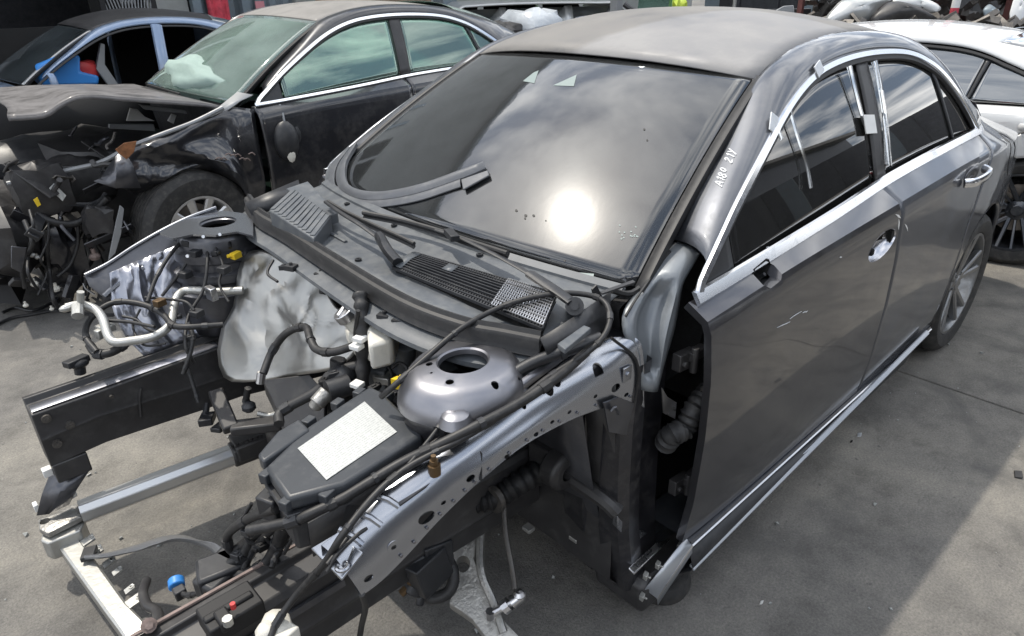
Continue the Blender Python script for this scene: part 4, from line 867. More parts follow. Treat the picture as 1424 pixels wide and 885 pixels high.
# corrugated cable sleeve from pillar into the door
b = MB(); pth = crv([P(925, 618, y=.79), P(935, 604, y=.815), P(952, 596, y=.825), P(966, 568, y=.83), P(985, 545, y=.83)], 10)
b.tube(pth, (lambda t: .026 + .004 * sin(t * 95)), 14); K('cable_sleeve', b, 'rubber', smooth=60)
b = MB(); b.prism([P(u, v, y=.81) for u, v in ((921, 540), (928, 552), (941, 560), (939, 583), (923, 575))], (0, -.003, 0)); K('bracket_tab', b, 'satin_alu')
for u, v in ((872, 520), (882, 555)):
    q = P(u, v, y=.77); b = MB(); b.obox(q, (.014, 0, 0), (0, .002, 0), (0, 0, .018)); b.cyl(q, q + Vector((0, .006, 0)), .006, 8); K('captive_nut', b, 'bay_paint', bevel=.001)
b = MB(); b.tube([P(850, 470, y=.745), P(884, 500, y=.772), P(886, 540, y=.778), P(878, 575, y=.775), P(890, 600, y=.78)], .0035, 6, 5); K('thin_wire', b, 'wire')
b = MB(); b.prism([P(u, v, y=.775) for u, v in ((838, 560), (858, 552), (880, 560), (888, 585), (870, 605), (845, 600))], (0, .004, 0)); b.tube([P(850, 572, y=.785), P(856, 566, y=.79), P(860, 576, y=.79)], .004, 6, 3); K('gusset', b, 'bay_dark', bevel=.002)
# step plate by the pillar foot
b = MB(); b.prism([P(u, v, y=.765) for u, v in ((852, 712), (864, 725), (893, 735), (873, 753), (851, 728))], (.004, .02, 0)); K('lower_bracket', b, 'bay_paint', bevel=.002)
b = MB(); b.prism([P(874, 790, y=.80), P(882, 798, y=.815), P(918, 762, y=.815), P(932, 750, y=.80), P(912, 755, y=.795)], (0, 0, -.006)); K('sill_plate', b, 'satin_alu', bevel=.0015)
# sill end: open channel, bright edge strips, clips, black skirt and the block it stands on
s0, s1 = P(914, 833, y=.845), Vector((-2.34, .882, .243))
b = MB(); a0 = P(897, 820, y=.83); b.grid([[a0, s0, s0 + Vector((0, .004, -.02))], [Vector((-.60, .862, .262)), Vector((-.60, .884, .250)), Vector((-.60, .886, .225))]]); K('sill_lip', b, 'skirt', solid=.003)
b = MB(); pts = [s0.lerp(Vector((-.60, .884, .250)), k / 4) for k in range(5)] + [Vector((-.60 - 1.74 * k / 20, .8835, .249)) for k in range(1, 21)]
b.strip(pts, [(0, .6, .8)] * len(pts), .006, .002); K('sill_strip', b, 'satin_alu')
p0, p1 = P(962, 790, y=.888), P(1290, 462, y=.90)
b = MB(); b.strip([p0.lerp(p1, k / 16) for k in range(17)], [(0, .7, .7)] * 17, .020, .003); K('skirt_edge', b, 'skirt')
b = MB(); b.grid([[Vector((x, y, z)) for y, z in ((.872, .236), (.893, lerp(p0.z, p1.z, (x - p0.x) / (p1.x - p0.x)) + .004), (.888, lerp(p0.z, p1.z, (x - p0.x) / (p1.x - p0.x)) - .012), (.85, .12), (.80, .115))] for x in [p0.x + (p1.x - p0.x) * k / 16 for k in range(17)]]); K('side_skirt', b, 'plastic', solid=.004)
for u, v in ((915, 786), (898, 801), (893, 830), (951, 738), (945, 760)):
    q = P(u, v, y=.835); b = MB(); b.obox(q, (.008, .002, 0), (0, .006, 0), (0, 0, .008)); b.cyl(q, q + Vector((.0, .015, .004)), .003, 6); K('sill_clip', b, 'old_alu', bevel=.001)
b = MB(); b.box(-.95, -.47, .66, .835, .05, .155); K('sill_core', b, 'black_panel', bevel=.02)
# rubber block under the sill end
b = MB(); bc = Vector((-.64, .77, 0)); b.lathe([(.001, .052), (.068, .054), (.080, .050), (.088, .036), (.09, .018), (.084, 0), (.001, 0)], bc, n=32)
tag(b.build('rubber_block', 'tyre', smooth=40), 'round black rubber block under the front end of the sill', 'block')
# ------------------------------------------------ wheel well: shaft, arm, hub carrier, hoses
b = MB(); rows = []
for i in range(9):
    y = -.30 + 1.06 * i / 8; rows.append([Vector((x, y, z)) for x, z in ((-.40, .80), (-.412, .62), (-.418, .45), (-.42, .30), (-.42, .17), (-.46, .12), (-1.2, .13))])
b.grid(rows); K('toe_board', b, 'black_panel', solid=.004)
b = MB(); b.tube([P(770, 640, x=-.40), P(790, 660, x=-.395), P(840, 695, x=-.40), P(858, 712, x=-.41)], .022, 10, 4); K('pressed_rib', b, 'black_panel')
for u, v in ((735, 735), (800, 748), (770, 715)):
    q = P(u, v, z=.22); b = MB(); b.obox(q, (.012, 0, 0), (0, .014, 0), (0, 0, .006)); K('nut_plate', b, 'old_alu', bevel=.002)
# lower control arm: cast fork with a hole
def slab(uvz, th, name, mt, par=None, bv=.004):
    b_ = MB(); b_.prism([P(u, v, z=z) for u, v, z in uvz], (0, 0, -th)); return K(name, b_, mt, par, bevel=bv)
arm = slab([(654, 722, .30), (672, 718, .30), (660, 775, .25), (668, 800, .23), (690, 850, .17), (722, 885, .13), (735, 905, .12), (690, 905, .12), (656, 860, .16), (624, 838, .19), (640, 805, .22), (628, 775, .25), (636, 745, .28)], .022, 'control_arm', 'cast_alu')
hq = P(644, 783, z=.243); c_ = MB(); c_.cyl(hq - Vector((0, 0, .08)), hq + Vector((0, 0, .05)), .018, 16); cut(arm, [c_])
b = MB(); b.tube([P(672, 716, z=.31), P(668, 760, z=.275), P(670, 800, z=.245), P(686, 838, z=.20), P(700, 880, z=.16)], (lambda t: (.012, .010)), 8, 4); K('arm_rib', b, 'cast_alu', arm)
b = MB(); a1, a2 = P(682, 855, z=.20), P(722, 832, z=.24); b.cyl(a1, a2, .009, 10); b.cyl(P(700, 846, z=.215), P(708, 840, z=.225), .018, 10); b.cyl(P(712, 838, z=.23), P(726, 828, z=.245), .017, 12, .014); b.ball(P(722, 828, z=.245), .017); b.cyl(a1 + Vector((0, 0, -.01)), a1 + Vector((0, 0, .012)), .012, 8); K('ball_joint', b, 'satin_alu')
b = MB(); b.tube([P(700, 690, z=.40), P(703, 740, z=.34), P(712, 790, z=.28), P(716, 820, z=.25)], .007, 8, 4); K('link_rod', b, 'steel_dark')
b = MB(); pth = crv([P(760, 650, z=.45), P(722, 672, z=.44), P(690, 692, z=.42), P(660, 700, z=.41)], 12); b.tube(pth, (lambda t: (.032 - .008 * t + .004 * sin(t * 60))), 16); K('shaft_gaiter', b, 'black', smooth=60)
b = MB(); b.cyl(P(655, 704, z=.41), P(600, 735, z=.38), .016, 12); b.cyl(P(690, 692, z=.42), P(684, 696, z=.42), .036, 14); K('drive_shaft', b, 'steel_dark')
b = MB(); b.lathe([(.02, -.03), (.045, -.03), (.052, -.02), (.052, .02), (.04, .03), (.02, .03)], P(778, 652, x=-.37), axis='y', n=20); b.obox(P(765, 640, x=-.38), (.03, 0, 0), (0, .05, 0), (0, 0, .05)); b.cyl(P(735, 640, x=-.38), P(800, 672, x=-.40), .016, 10); K('gearbox_mount', b, 'black_panel', bevel=.005)
b = MB(); b.tube([P(640, 690, z=.40), P(618, 716, z=.38), P(615, 760, z=.32), P(630, 795, z=.28), P(625, 822, z=.25), P(600, 832, z=.23), P(578, 818, z=.24)], .015, 10, 6); K('coolant_hose', b, 'rubber', smooth=60)
b = MB(); q = P(590, 790, z=.33); b.obox(q, (.05, .01, 0), (-.01, .035, 0), (.01, 0, .05)); b.cyl(q + Vector((0, 0, .03)), P(560, 790, z=.36), .028, 12); b.cyl(q, P(572, 822, z=.28), .03, 12); b.obox(P(606, 770, z=.35), (.04, 0, .01), (0, .02, 0), (0, 0, .04)); b.cyl(P(583, 842, z=.24), P(586, 822, z=.27), .012, 8); K('horn_pump', b, 'plastic', bevel=.006)
b = MB(); b.ball(P(572, 808, z=.32), .012); b.cyl(P(566, 818, z=.30), P(558, 826, z=.29), .01, 8); b.ball(P(590, 772, z=.36), .014); K('pump_fitting', b, 'brown')
for u, v in ((652, 716), (610, 738)):
    q = P(u, v, z=.40); b = MB(); b.cyl(q, q + Vector((0, 0, .012)), .008, 6); K('bolt', b, 'satin_alu')
b = MB(); b.tube([P(503, 826, z=.64), P(508, 845, z=.55), P(503, 870, z=.45), P(498, 900, z=.38)], .006, 8, 5); K('hanging_cable', b, 'wire')
# ------------------------------------------------ left longitudinal rail
b = MB(); rows = []
for x, y0, y1, z0, z1 in ((-.40, .42, .52, .30, .50), (.0, .435, .53, .33, .525), (.25, .445, .535, .335, .53), (.70, .445, .535, .34, .52)):
    rows.append([Vector((x, y, z)) for y, z in ((y0, z1), (y0 + .03, z1 + .003), (y0 + .035, z1 - .012), (y1 - .01, z1 - .015), (y1, z1 - .03), (y1, z0 + .07), (y1 + .006, z0 + .06), (y1, z0 + .045), (y1, z0), (y0, z0))])
b.grid(rows, cu=True); b.f += [tuple(range(10)), tuple(30 + j for j in range(10))]; rl = K('front_rail', b, 'black_panel', bevel=.003)
b = MB(); b.strip([Vector((x, .448, .5305)) for x in (.70, .5, .35, .22)], [(0, 0, 1)] * 4, .009, .0025); K('rusty_flange', b, 'pink_rust', rl)
b = MB(); b.cyl(P(207, 870, z=.53), P(207, 870, z=.545), .014, 10); b.cyl(P(207, 870, z=.545), P(207, 870, z=.552), .008, 6); K('rusty_bolt', b, 'pink_rust', rl)
b = MB(); b.strip([Vector((x, .542, .46)) for x in (.68, .4, .2)], [(0, 1, .2)] * 3, .02, .004); K('rail_rib', b, 'bay_dark', rl)
# ------------------------------------------------ right longitudinal rail, right apron and tower
b = MB(); rows = []
for x, zt, zb in ((.545, .552, .375), (.40, .553, .385), (.25, .556, .375), (.12, .56, .365), (.0, .56, .36), (-.38, .56, .30)):
    rows.append([Vector((x, y, z)) for y, z in ((-.478, zt - .005), (-.478, zb + .10), (-.474, zb + .09), (-.478, zb + .08), (-.478, zb), (-.57, zb), (-.575, zt + .012), (-.556, zt + .014), (-.548, zt - .004), (-.488, zt))])
b.grid(rows, cu=True); b.f += [tuple(range(10)), tuple(50 + j for j in range(10))]; rr2 = K('front_rail', b, 'black_panel', bevel=.0025)
b = MB(); b.strip([Vector((x, -.505, .5545 + .012 * (.55 - x))) for x in (.54, .35, .15, .03)], [(0, 0, 1)] * 4, .042, .002); K('rail_top_flange', b, 'lilac', rr2)
b = MB(); b.box(.455, .543, -.555, -.475, .315, .378); K('rail_foot', b, 'black_panel', rr2, bevel=.004)
for u, v in ((64, 582), (97, 591), (79, 617), (154, 551)):
    q = P(u, v, y=-.476); b = MB(); b.cyl(q - Vector((0, .004, 0)), q + Vector((0, .007, 0)), .012 if u < 120 else .005, 12); b.cyl(q, q + Vector((0, .010, 0)), .006, 6); K('rail_bolt', b, 'steel_dark', rr2)
b = MB(); b.tube([P(196, 540, y=-.474), P(194, 555, y=-.474), P(196, 580, y=-.474)], .004, 6, 4); K('rail_bead', b, 'black_panel', rr2)
# apron
APR = [((118, 384), (124, 398), (142, 412)), ((150, 368), (156, 384), (170, 396)), ((185, 345), (192, 364), (204, 376)), ((225, 322), (234, 342), (244, 352)), ((262, 304), (272, 322), (280, 334)), ((300, 290), (312, 306), (316, 318))]
rows = []
for t, m2, l2 in APR: rows.append([P(*t, y=-.745) + Vector((0, -.03, -.01)), P(*t, y=-.745), P(*m2, y=-.715), P(*l2, y=-.695), P(*l2, y=-.695) + Vector((0, .012, -.03))])
ap2 = K('apron_rail', MB().grid(rows), 'bay_dark', solid=.004, smooth=45)
b = MB(); b.tube([P(*t, y=-.745) + Vector((0, .004, .004)) for t, _, _ in APR], .005, 6, 4); K('apron_flange', b, 'bay_paint', ap2)
b = MB(); b.tube([P(145, 412, y=-.69), P(165, 395, y=-.69), P(200, 372, y=-.685)], .008, 6, 4); b.tube([P(116, 394, y=-.74), P(120, 402, y=-.735), P(132, 410, y=-.72)], .003, 5, 3); K('apron_edge', b, 'bay_paint', ap2)
# ribbed wheelhouse
rows = []
for i in range(41):
    f = i / 40; x = lerp(.225, -.08, f); row = []
    for j in range(17):
        t = j / 16; y = lerp(-.70, -.565, t); z = lerp(.805 + .05 * f, .57, t ** .8) ; rib = .006 * ((1 if (i % 5) in (0, 1) else -.2) if f < .42 else 0) * sin(pi * t) ** .5 + .030 * mnoise.noise(Vector((f * 5, t * 3.4, 1.7))) * sin(pi * t) ** .4 + .012 * abs(mnoise.noise(Vector((f * 11, t * 7, 4.7))))
        row.append(Vector((x + .03 * sin(pi * t), y + rib, z + rib * .7 + .04 * sin(pi * t) * sin(pi * f))))
    rows.append(row)
K('wheelhouse', MB().grid(rows), 'lilac', solid=.003, smooth=50)
t2 = tower(-.098, -.622, -1, [(.050, .888), (.052, .900), (.058, .903), (.066, .899), (.10, .898), (.112, .890), (.118, .872), (.122, .845), (.135, .838), (.137, .812), (.128, .806), (.130, .785), (.148, .776), (.150, .75), (.140, .742), (.142, .72), (.160, .71), (.162, .66), (.165, .58)], 'strut_tower', 'bay_dark', .04)
b = MB(); b.prism([P(u, v, z=.908) for u, v in ((222, 324), (248, 309), (275, 300), (310, 293), (340, 297), (352, 308), (352, 328), (330, 322), (300, 327), (268, 326), (240, 332))], (0, 0, -.006)); tpl = K('tower_plate', b, 'bay_paint', t2); c_ = MB(); c_.cyl((-.098, -.622, .85), (-.098, -.622, .95), .056, 32); cut(tpl, [c_])
for u, v in ((284, 329), (307, 326), (262, 356), (336, 352)):
    q = P(u, v, y=-.50); b = MB(); b.cyl(q, q + Vector((.006, .009, .003)), .005, 8); K('stud', b, 'satin_alu', t2)
b = MB(); q = P(328, 355, y=-.48); b.obox(q, (.014, .006, 0), (-.003, .010, 0), (0, 0, .009)); b.cyl(q + Vector((.008, .0, 0)), q + Vector((.026, .0, .003)), .006, 8); K('connector', b, 'yellow')
# ------------------------------------------------ heat shield
HS = [(312, 470), (330, 428), (338, 372), (350, 351), (374, 351), (398, 366), (432, 386), (458, 402), (472, 428), (502, 448), (506, 476), (482, 508), (445, 520), (392, 524), (350, 531), (318, 526)]
hn = Vector((.80, .18, .57)).normalized(); hd = hn.dot(Vector((-.12, -.25, .74)))
ctr = PL(405, 455, hn, hd); ring = crv([PL(u, v, hn, hd) for u, v in HS], 3, True); rows = []
for i in range(15):
    f = (i + .02) / 14; row = []
    for j, p in enumerate(ring):
        q = ctr.lerp(p, f); n1 = mnoise.noise(q * 6 + Vector((3, 1, 2))) * .034 + abs(mnoise.noise(q * 9 + Vector((9, 0, 0)))) * .030 + abs(mnoise.noise(q * 23)) * .010 - .022 * sin((q.y * 9 + q.z * 5)); row.append(q + hn * n1 * (1 - .4 * f))
    rows.append(row)
K('heat_shield', MB().grid(rows, cu=True), 'foil', solid=.002, smooth=22)
slabz = lambda pts, z, th, name, mt, par=None: slab([(u, v, z) for u, v in pts], th, name, mt, par)
# ------------------------------------------------ fuse box with its label
zt = .800; LID = [(368, 649), (399, 694), (478, 673), (588, 605), (582, 592), (530, 543), (514, 536), (428, 592)]
fb = slabz(LID, zt, .030, 'fuse_box', 'fuse_plastic'); fb.modifiers['bevel'].width = .009; fb.modifiers['bevel'].segments = 4
cc = Vector((0, 0, 0))
for u, v in LID: cc += P(u, v, z=zt)
cc /= len(LID)
def lid_off(k, z): return [Vector((cc.x + (P(u, v, z=zt).x - cc.x) * k, cc.y + (P(u, v, z=zt).y - cc.y) * k, z)) for u, v in LID]
b = MB(); b.prism(lid_off(1.045, zt - .032), (0, 0, -.010)); K('lid_rim', b, 'plastic', fb, bevel=.003)
b = MB(); b.prism(lid_off(1.0, zt - .043), (0, 0, -.075)); K('box_base', b, 'plastic', fb, bevel=.006)
b = MB(); q = [P(u, v, z=zt + .0012) for u, v in ((414, 624), (507, 559), (552, 601), (454, 668))]; b.prism(q, (0, 0, .0008)); K('paper_label', b, 'label', fb, smooth=0)
b = MB(); b.prism([P(u, v, z=zt + .004) for u, v in ((358, 632), (366, 642), (431, 597), (416, 582), (385, 600))], (0, 0, -.03)); K('flap', b, 'fuse_plastic', fb, bevel=.005)
for u, v in ((430, 588), (470, 563), (500, 548), (538, 553), (565, 577), (589, 598), (540, 634), (520, 647), (400, 700), (372, 662), (455, 690)):
    q = P(u, v, z=zt - .016); b = MB(); b.obox(q, (.012, .004, 0), (-.003, .009, 0), (0, 0, .010)); b.obox(q + Vector((0, 0, -.016)), (.007, .002, 0), (-.001, .005, 0), (0, 0, .010)); K('lid_clip', b, 'fuse_plastic', fb, bevel=.002)
# ------------------------------------------------ cables and hoses: paths as (u, v, z)
def cable(pts, r, name='cable', mt='wire', k=6, n=8):
    q_ = crv([P(u, v, z=z) for u, v, z in pts], k); o_ = K(name, MB().tube(q_, r, n), mt, smooth=60)
    if not callable(r) and .0055 < r < .016 and mt in ('wire', 'rubber', 'plastic'):
        for i in range(5 + (len(pts) % 3), len(q_) - 3, 9):
            d_ = (q_[i + 1] - q_[i - 1]).normalized() * (.004 + .010 * ((i * 7) % 5) / 5); K('tape_wrap', MB().cyl(q_[i] - d_, q_[i] + d_, r * 1.18, n), 'plastic' if i % 2 else 'rubber', o_)
    return o_
cable([(372, 900, .56), (384, 868, .58), (412, 828, .62), (450, 785, .70), (478, 742, .76), (520, 690, .78), (560, 655, .80), (600, 632, .815), (640, 612, .83), (700, 575, .85), (760, 527, .875), (810, 495, .90), (838, 470, .92), (848, 445, .94), (842, 422, .955), (820, 411, .965), (780, 408, .972), (735, 415, .965), (690, 430, .95), (640, 458, .935), (590, 500, .90), (550, 535, .87), (530, 552, .84)], .0065, 'long_cable')
cable([(345, 738, .73), (400, 727, .75), (433, 714, .765), (475, 694, .775), (515, 670, .785), (560, 643, .80), (610, 619, .825), (660, 594, .845), (720, 562, .86), (775, 525, .88), (815, 490, .895)], .010, 'cable_conduit')
cable([(610, 600, .83), (640, 565, .85), (690, 535, .862), (740, 505, .885), (790, 487, .90), (835, 470, .91)], .013, 'cable_conduit', 'plastic')
cable([(455, 785, .72), (498, 728, .745), (525, 685, .775), (560, 655, .80), (590, 620, .82), (625, 575, .85)], .004)
cable([(455, 795, .71), (470, 770, .73), (496, 745, .74), (510, 735, .74)], .0035)
# rubber corner pieces near the left end of the cowl
b = MB(); b.grid([[P(752, 470, z=.935), P(800, 440, z=.95), P(850, 405, z=.965)], [P(762, 490, z=.91), P(805, 462, z=.92), P(848, 432, z=.935)], [P(770, 500, z=.88), P(810, 478, z=.885), P(845, 455, z=.89)]]); K('cowl_corner', b, 'plastic', solid=.006)
b = MB(); b.prism([P(u, v, z=.945) for u, v in ((775, 478), (812, 452), (822, 456), (786, 486))], (0, 0, -.012)); K('corner_insert', b, 'plastic_grey', bevel=.002)
b = MB(); b.prism([P(u, v, y=.66) for u, v in ((822, 402), (828, 396), (836, 412), (824, 412))], (0, .004, 0)); b.bar(P(836, 408, z=.97), P(882, 392, z=.985), .012, .004); K('corner_clip', b, 'plastic')
b = MB(); b.prism([P(u, v, z=.88) for u, v in ((583, 458), (604, 452), (636, 476), (610, 484))], (0, 0, -.07)); K('duct_box', b, 'plastic_grey', bevel=.004)
b = MB(); b.prism([P(u, v, z=.86) for u, v in ((660, 474), (735, 492), (738, 502), (652, 482))], (0, 0, -.02)); K('duct_edge', b, 'plastic', bevel=.004)
# brake fluid reservoir and master cylinder
q = P(512, 462, z=.80); b = MB()
b.prism([P(u, v, z=.85) for u, v in ((508, 440), (532, 431), (552, 452), (545, 472), (512, 480))], (0, 0, -.07)); b.prism([P(u, v, z=.80) for u, v in ((478, 452), (500, 446), (548, 452), (582, 466), (548, 478), (520, 486), (490, 474))], (0, 0, -.045)); rv = K('brake_reservoir', b, 'white_plastic', bevel=.010)
b = MB(); a = P(481, 436, z=.855); ax = Vector((.45, -.25, .86)).normalized(); b.cyl(a - ax * .045, a - ax * .012, .024, 16); K('filler_neck', b, 'white_plastic', rv)
b = MB(); b.cyl(a - ax * .014, a + ax * .010, .030, 20); b.obox(a + ax * .012, (.02, .012, -.006), (-.002, .004, 0), ax * .004); K('filler_cap', b, 'satin_alu', rv, bevel=.002)
cable([(545, 468, .80), (570, 470, .81), (596, 464, .83)], .018, 'pipe', 'white_plastic')
b = MB(); b.cyl(P(563, 475, z=.80), P(560, 510, z=.70), .030, 16); b.cyl(P(545, 492, z=.74), P(520, 512, z=.68), .026, 14); b.cyl(P(530, 500, z=.70), P(548, 520, z=.66), .022, 12); b.obox(P(525, 520, z=.68), (.03, .02, 0), (-.02, .03, 0), (0, 0, .03)); K('master_cylinder', b, 'plastic_grey', bevel=.003)
b = MB(); b.prism([P(u, v, z=.70) for u, v in ((508, 505), (545, 516), (540, 528), (520, 525))], (0, 0, -.02)); K('valve_plate', b, 'cast_alu', bevel=.003)
cable([(500, 408, .92), (503, 430, .89), (505, 460, .84), (505, 500, .76), (504, 545, .68)], (lambda t: .017 + .003 * sin(t * 40)), 'wire_loom', 'rubber')
cable([(498, 432, .90), (494, 470, .82), (500, 505, .75)], .005)
for u, v in ((501, 471), (496, 482), (497, 535)):
    q = P(u, v, z=.83 - (v - 471) * .0018); b = MB(); b.obox(q, (.012, .004, 0), (-.004, .014, 0), (0, 0, .006)); K('cable_clip', b, 'bright_white', bevel=.002)
cable([(366, 520, .64), (378, 490, .68), (398, 464, .74), (424, 455, .77), (431, 470, .77), (440, 486, .76), (462, 490, .77), (490, 482, .79)], .0105, 'coolant_hose', 'rubber')
b = MB(); q = P(364, 518, z=.64); b.cyl(q, q + Vector((.01, 0, -.03)), .012, 10); K('hose_clip', b, 'satin_alu')
cable([(388, 590, .62), (392, 572, .63), (440, 545, .67), (465, 518, .71), (500, 508, .73)], .013, 'coolant_hose', 'rubber')
b = MB(); b.cyl(P(440, 562, z=.68), P(455, 545, z=.70), .02, 12); b.cyl(P(438, 566, z=.67), P(444, 556, z=.69), .016, 12); K('hose_union', b, 'cast_alu', bevel=.002)
b = MB(); b.cyl(P(455, 545, z=.70), P(485, 535, z=.70), .028, 12); b.ball(P(478, 525, z=.70), .035); b.cyl(P(470, 520, z=.70), P(470, 500, z=.74), .02, 10); K('thermostat', b, 'plastic', smooth=60)
for u, v, z in ((556, 533, .80),): 
    q = P(u, v, z=z); b = MB(); b.obox(q, (.012, .006, .004), (-.006, .012, 0), (0, 0, .012)); b.cyl(q, q + Vector((0, .012, .02)), .008, 8); K('connector', b, 'yellow')
cable([(545, 512, .76), (556, 505, .77), (566, 514, .76), (560, 535, .72)], .004)
cable([(480, 500, .74), (470, 512, .72), (478, 520, .71), (490, 510, .72)], .006)
# engine-bay floor pieces: subframe cross arm, black duct, harness down the right rail
def beam3(pts, w, h, name, mt, par=None, bv=.006):
    q = [Vector(p) for p in pts]; b_ = MB()
    for a, c_ in zip(q, q[1:]): b_.bar(a, c_, w, h)
    return K(name, b_, mt, par, bevel=bv)
slab([(365, 528, .56), (430, 520, .60), (452, 545, .56), (452, 600, .46), (400, 610, .44), (385, 570, .50)], .05, 'black_duct', 'black_panel')
beam3([P(300, 545, z=.47), P(322, 598, z=.42)], .045, .03, 'subframe_arm', 'black_panel')
beam3([P(322, 596, z=.42), P(392, 588, z=.42)], .05, .03, 'subframe_arm', 'black_panel')
sf = MB(); sf.box(-.30, -.02, -.40, .40, .20, .27); K('subframe', sf, 'steel_dark', bevel=.02)
b = MB(); b.box(-.34, -.12, -.30, .30, .26, .40); b.cyl((-.2, -.3, .33), (-.2, .34, .33), .05, 14); K('steering_rack', b, 'steel_dark', bevel=.02)
tb = MB(); ta, tz = P(112, 712, z=.185), P(352, 622, z=.185); d = (tz - ta).normalized()
rows = []
for t in (0, 1):
    p = ta.lerp(tz, t); sd2 = d.cross(Vector((0, 0, 1))).normalized(); rows.append([p + sd2 * a + Vector((0, 0, h)) for a, h in ((-.034, .012), (-.022, .030), (.012, .032), (.032, .016), (.034, -.016), (.020, -.032), (-.022, -.032), (-.034, -.014))])
tb.grid(rows, cu=True); K('subframe_tube', tb, 'extrusion', bevel=.004)
b = MB(); b.tube([ta.lerp(tz, .86), ta.lerp(tz, .90), tz + d * .05], (lambda t: .045), 8); b.obox(tz + Vector((0, .0, .02)), d * .06, d.cross(Vector((0, 0, 1))) * .05, (0, 0, .03)); K('tube_socket', b, 'black_panel', bevel=.006)
for k in range(7):
    q = ta.lerp(tz, .86 + .03 * k) + Vector((0, .03, .045)); b = MB(); b.cyl(q, q + Vector((0, 0, .012)), .006, 6); K('socket_tooth', b, 'black_panel')
# casting that joins rail, tube and lower beam
b = MB(); b.prism([P(u, v, z=.19) for u, v in ((52, 722), (78, 712), (112, 696), (118, 716), (66, 742), (54, 736))], (0, 0, -.02)); ct = K('front_casting', b, 'cast_alu', bevel=.006)
b = MB(); b.prism([P(u, v, z=.165) for u, v in ((58, 742), (114, 718), (118, 724), (112, 738), (66, 756), (56, 752))], (0, 0, -.065)); K('casting_block', b, 'old_alu', ct, bevel=.005)
q = P(62, 724, z=.193); cyl_ = MB(); cyl_.cyl(q + Vector((0, 0, -.05)), q + Vector((0, 0, .02)), .014, 14); cut(ct, [cyl_])
lo = [P(u, v, z=.205) for u, v in ((52, 716), (74, 708), (96, 700))]; hi = [Vector((.545, -.55, .318)), Vector((.500, -.515, .318)), Vector((.462, -.478, .318))]
b = MB(); b.grid([[lo[0], lo[1] + Vector((.012, .012, 0)), lo[2]], [a.lerp(c_, .55) + Vector((.008, .008, 0)) for a, c_ in zip(lo, hi)], hi]); K('crash_strut', b, 'bay_dark', ct, solid=.006, smooth=30)
for q_, a_, h_ in ((P(66, 656, z=.34), .012, .012), (P(50, 705, z=.21), .006, .012)): K('pale_tab', MB().obox(q_, (a_, 0, 0), (0, .013, 0), (0, 0, h_)), 'bright_white', ct, bevel=.002)
b = MB(); b.obox(P(101, 688, z=.23), (.008, .004, 0), (-.003, .008, 0), (0, 0, .008)); K('pale_clip', b, 'bright_white', ct, bevel=.002)
# lower cross beam: folded aluminium plate with tabs
bz = .135; e0 = [P(78, 756, z=bz), P(150, 856, z=bz), P(172, 885, z=bz)]; e1 = [P(106, 742, z=bz), P(176, 838, z=bz), P(206, 868, z=bz)]
v0, v1 = (e0[2] - e0[1]).normalized(), (e1[2] - e1[1]).normalized(); e0.append(Vector((e0[2].x, .43, bz))); e1.append(Vector((e1[2].x, .43, bz)))
rows = []
for f in [k / 24 for k in range(25)]:
    y = lerp(e0[0].y, .43, f); fx = lambda e: itp([(p.y, p.x) for p in e], y); x0, x1 = fx(e0), fx(e1); st = .012 * clamp((y - .0) / .03)
    rows.append([Vector((x0, y, bz - .045)), Vector((x0, y, bz - .004 - st)), Vector((x0 - .006, y, bz - st)), Vector((x1 + .006, y, bz - st)), Vector((x1, y, bz - .006 - st)), Vector((x1 - .003, y, bz - .05))])
bm_ = K('lower_cross_beam', MB().grid(rows), 'old_alu', solid=.004, smooth=30)
for u, v, w_ in ((122, 752, .018), (132, 768, .02), (152, 782, .016), (163, 795, .012), (180, 820, .012), (187, 836, .02)):
    q = P(u, v, z=bz - .002); b = MB(); b.obox(q, (-w_, 0, .004), (0, w_ * .8, 0), (0, 0, .003)); b.tube([q + Vector((-w_ * .6 + .006 * cos(t), .006 * sin(t), .006)) for t in [2 * pi * j / 10 for j in range(10)]], .002, 5, closed=True); K('beam_tab', b, 'old_alu', bm_)
b = MB(); b.tube([P(120, 775, z=.15), P(150, 772, z=.16), P(190, 762, z=.20), P(225, 752, z=.25), P(255, 750, z=.29), P(290, 760, z=.33), P(310, 775, z=.37), P(318, 790, z=.40)], (lambda t: (.012 + .022 * sin(pi * clamp(t * 1.05)) , .007)), 8, 6, flat=(0, 1, .6)); K('flat_hose', b, 'trim_rubber')
b = MB(); b.obox(P(124, 770, z=.15), (.01, .02, 0), (-.016, .006, 0), (0, 0, .008)); K('hose_clamp', b, 'plastic', bevel=.002)
cable([(204, 808, .30), (199, 825, .32), (205, 842, .33), (218, 850, .34), (222, 868, .36)], .011, 'bent_bracket', 'black_panel')
# tangle at the front of the left rail
rng = random.Random(3)
cable([(383, 708, .73), (345, 722, .66), (318, 742, .58), (318, 760, .54), (325, 768, .52)], .0095)
cable([(325, 768, .52), (350, 748, .56), (372, 735, .60), (400, 722, .66)], .011)
cable([(380, 735, .62), (352, 765, .54), (340, 790, .50), (332, 812, .47), (310, 820, .46), (292, 815, .46), (300, 790, .47), (318, 770, .50)], .0085)
cable([(395, 730, .64), (385, 760, .57), (370, 785, .52), (340, 800, .49), (305, 795, .48), (285, 805, .47)], .014, 'wire_loom')
cable([(410, 722, .66), (395, 755, .58), (384, 772, .56), (378, 790, .55)], .006)
cable([(284, 822, .46), (265, 828, .43), (252, 825, .42), (246, 820, .42)], .006)
cable([(292, 810, .47), (288, 840, .48), (280, 862, .47), (278, 890, .44)], .010, 'taped_loom', 'brown')
cable([(345, 805, .49), (348, 825, .49), (335, 850, .49), (340, 880, .47)], .007)
cable([(370, 745, .60), (378, 760, .56), (382, 775, .53), (392, 768, .56)], .005)
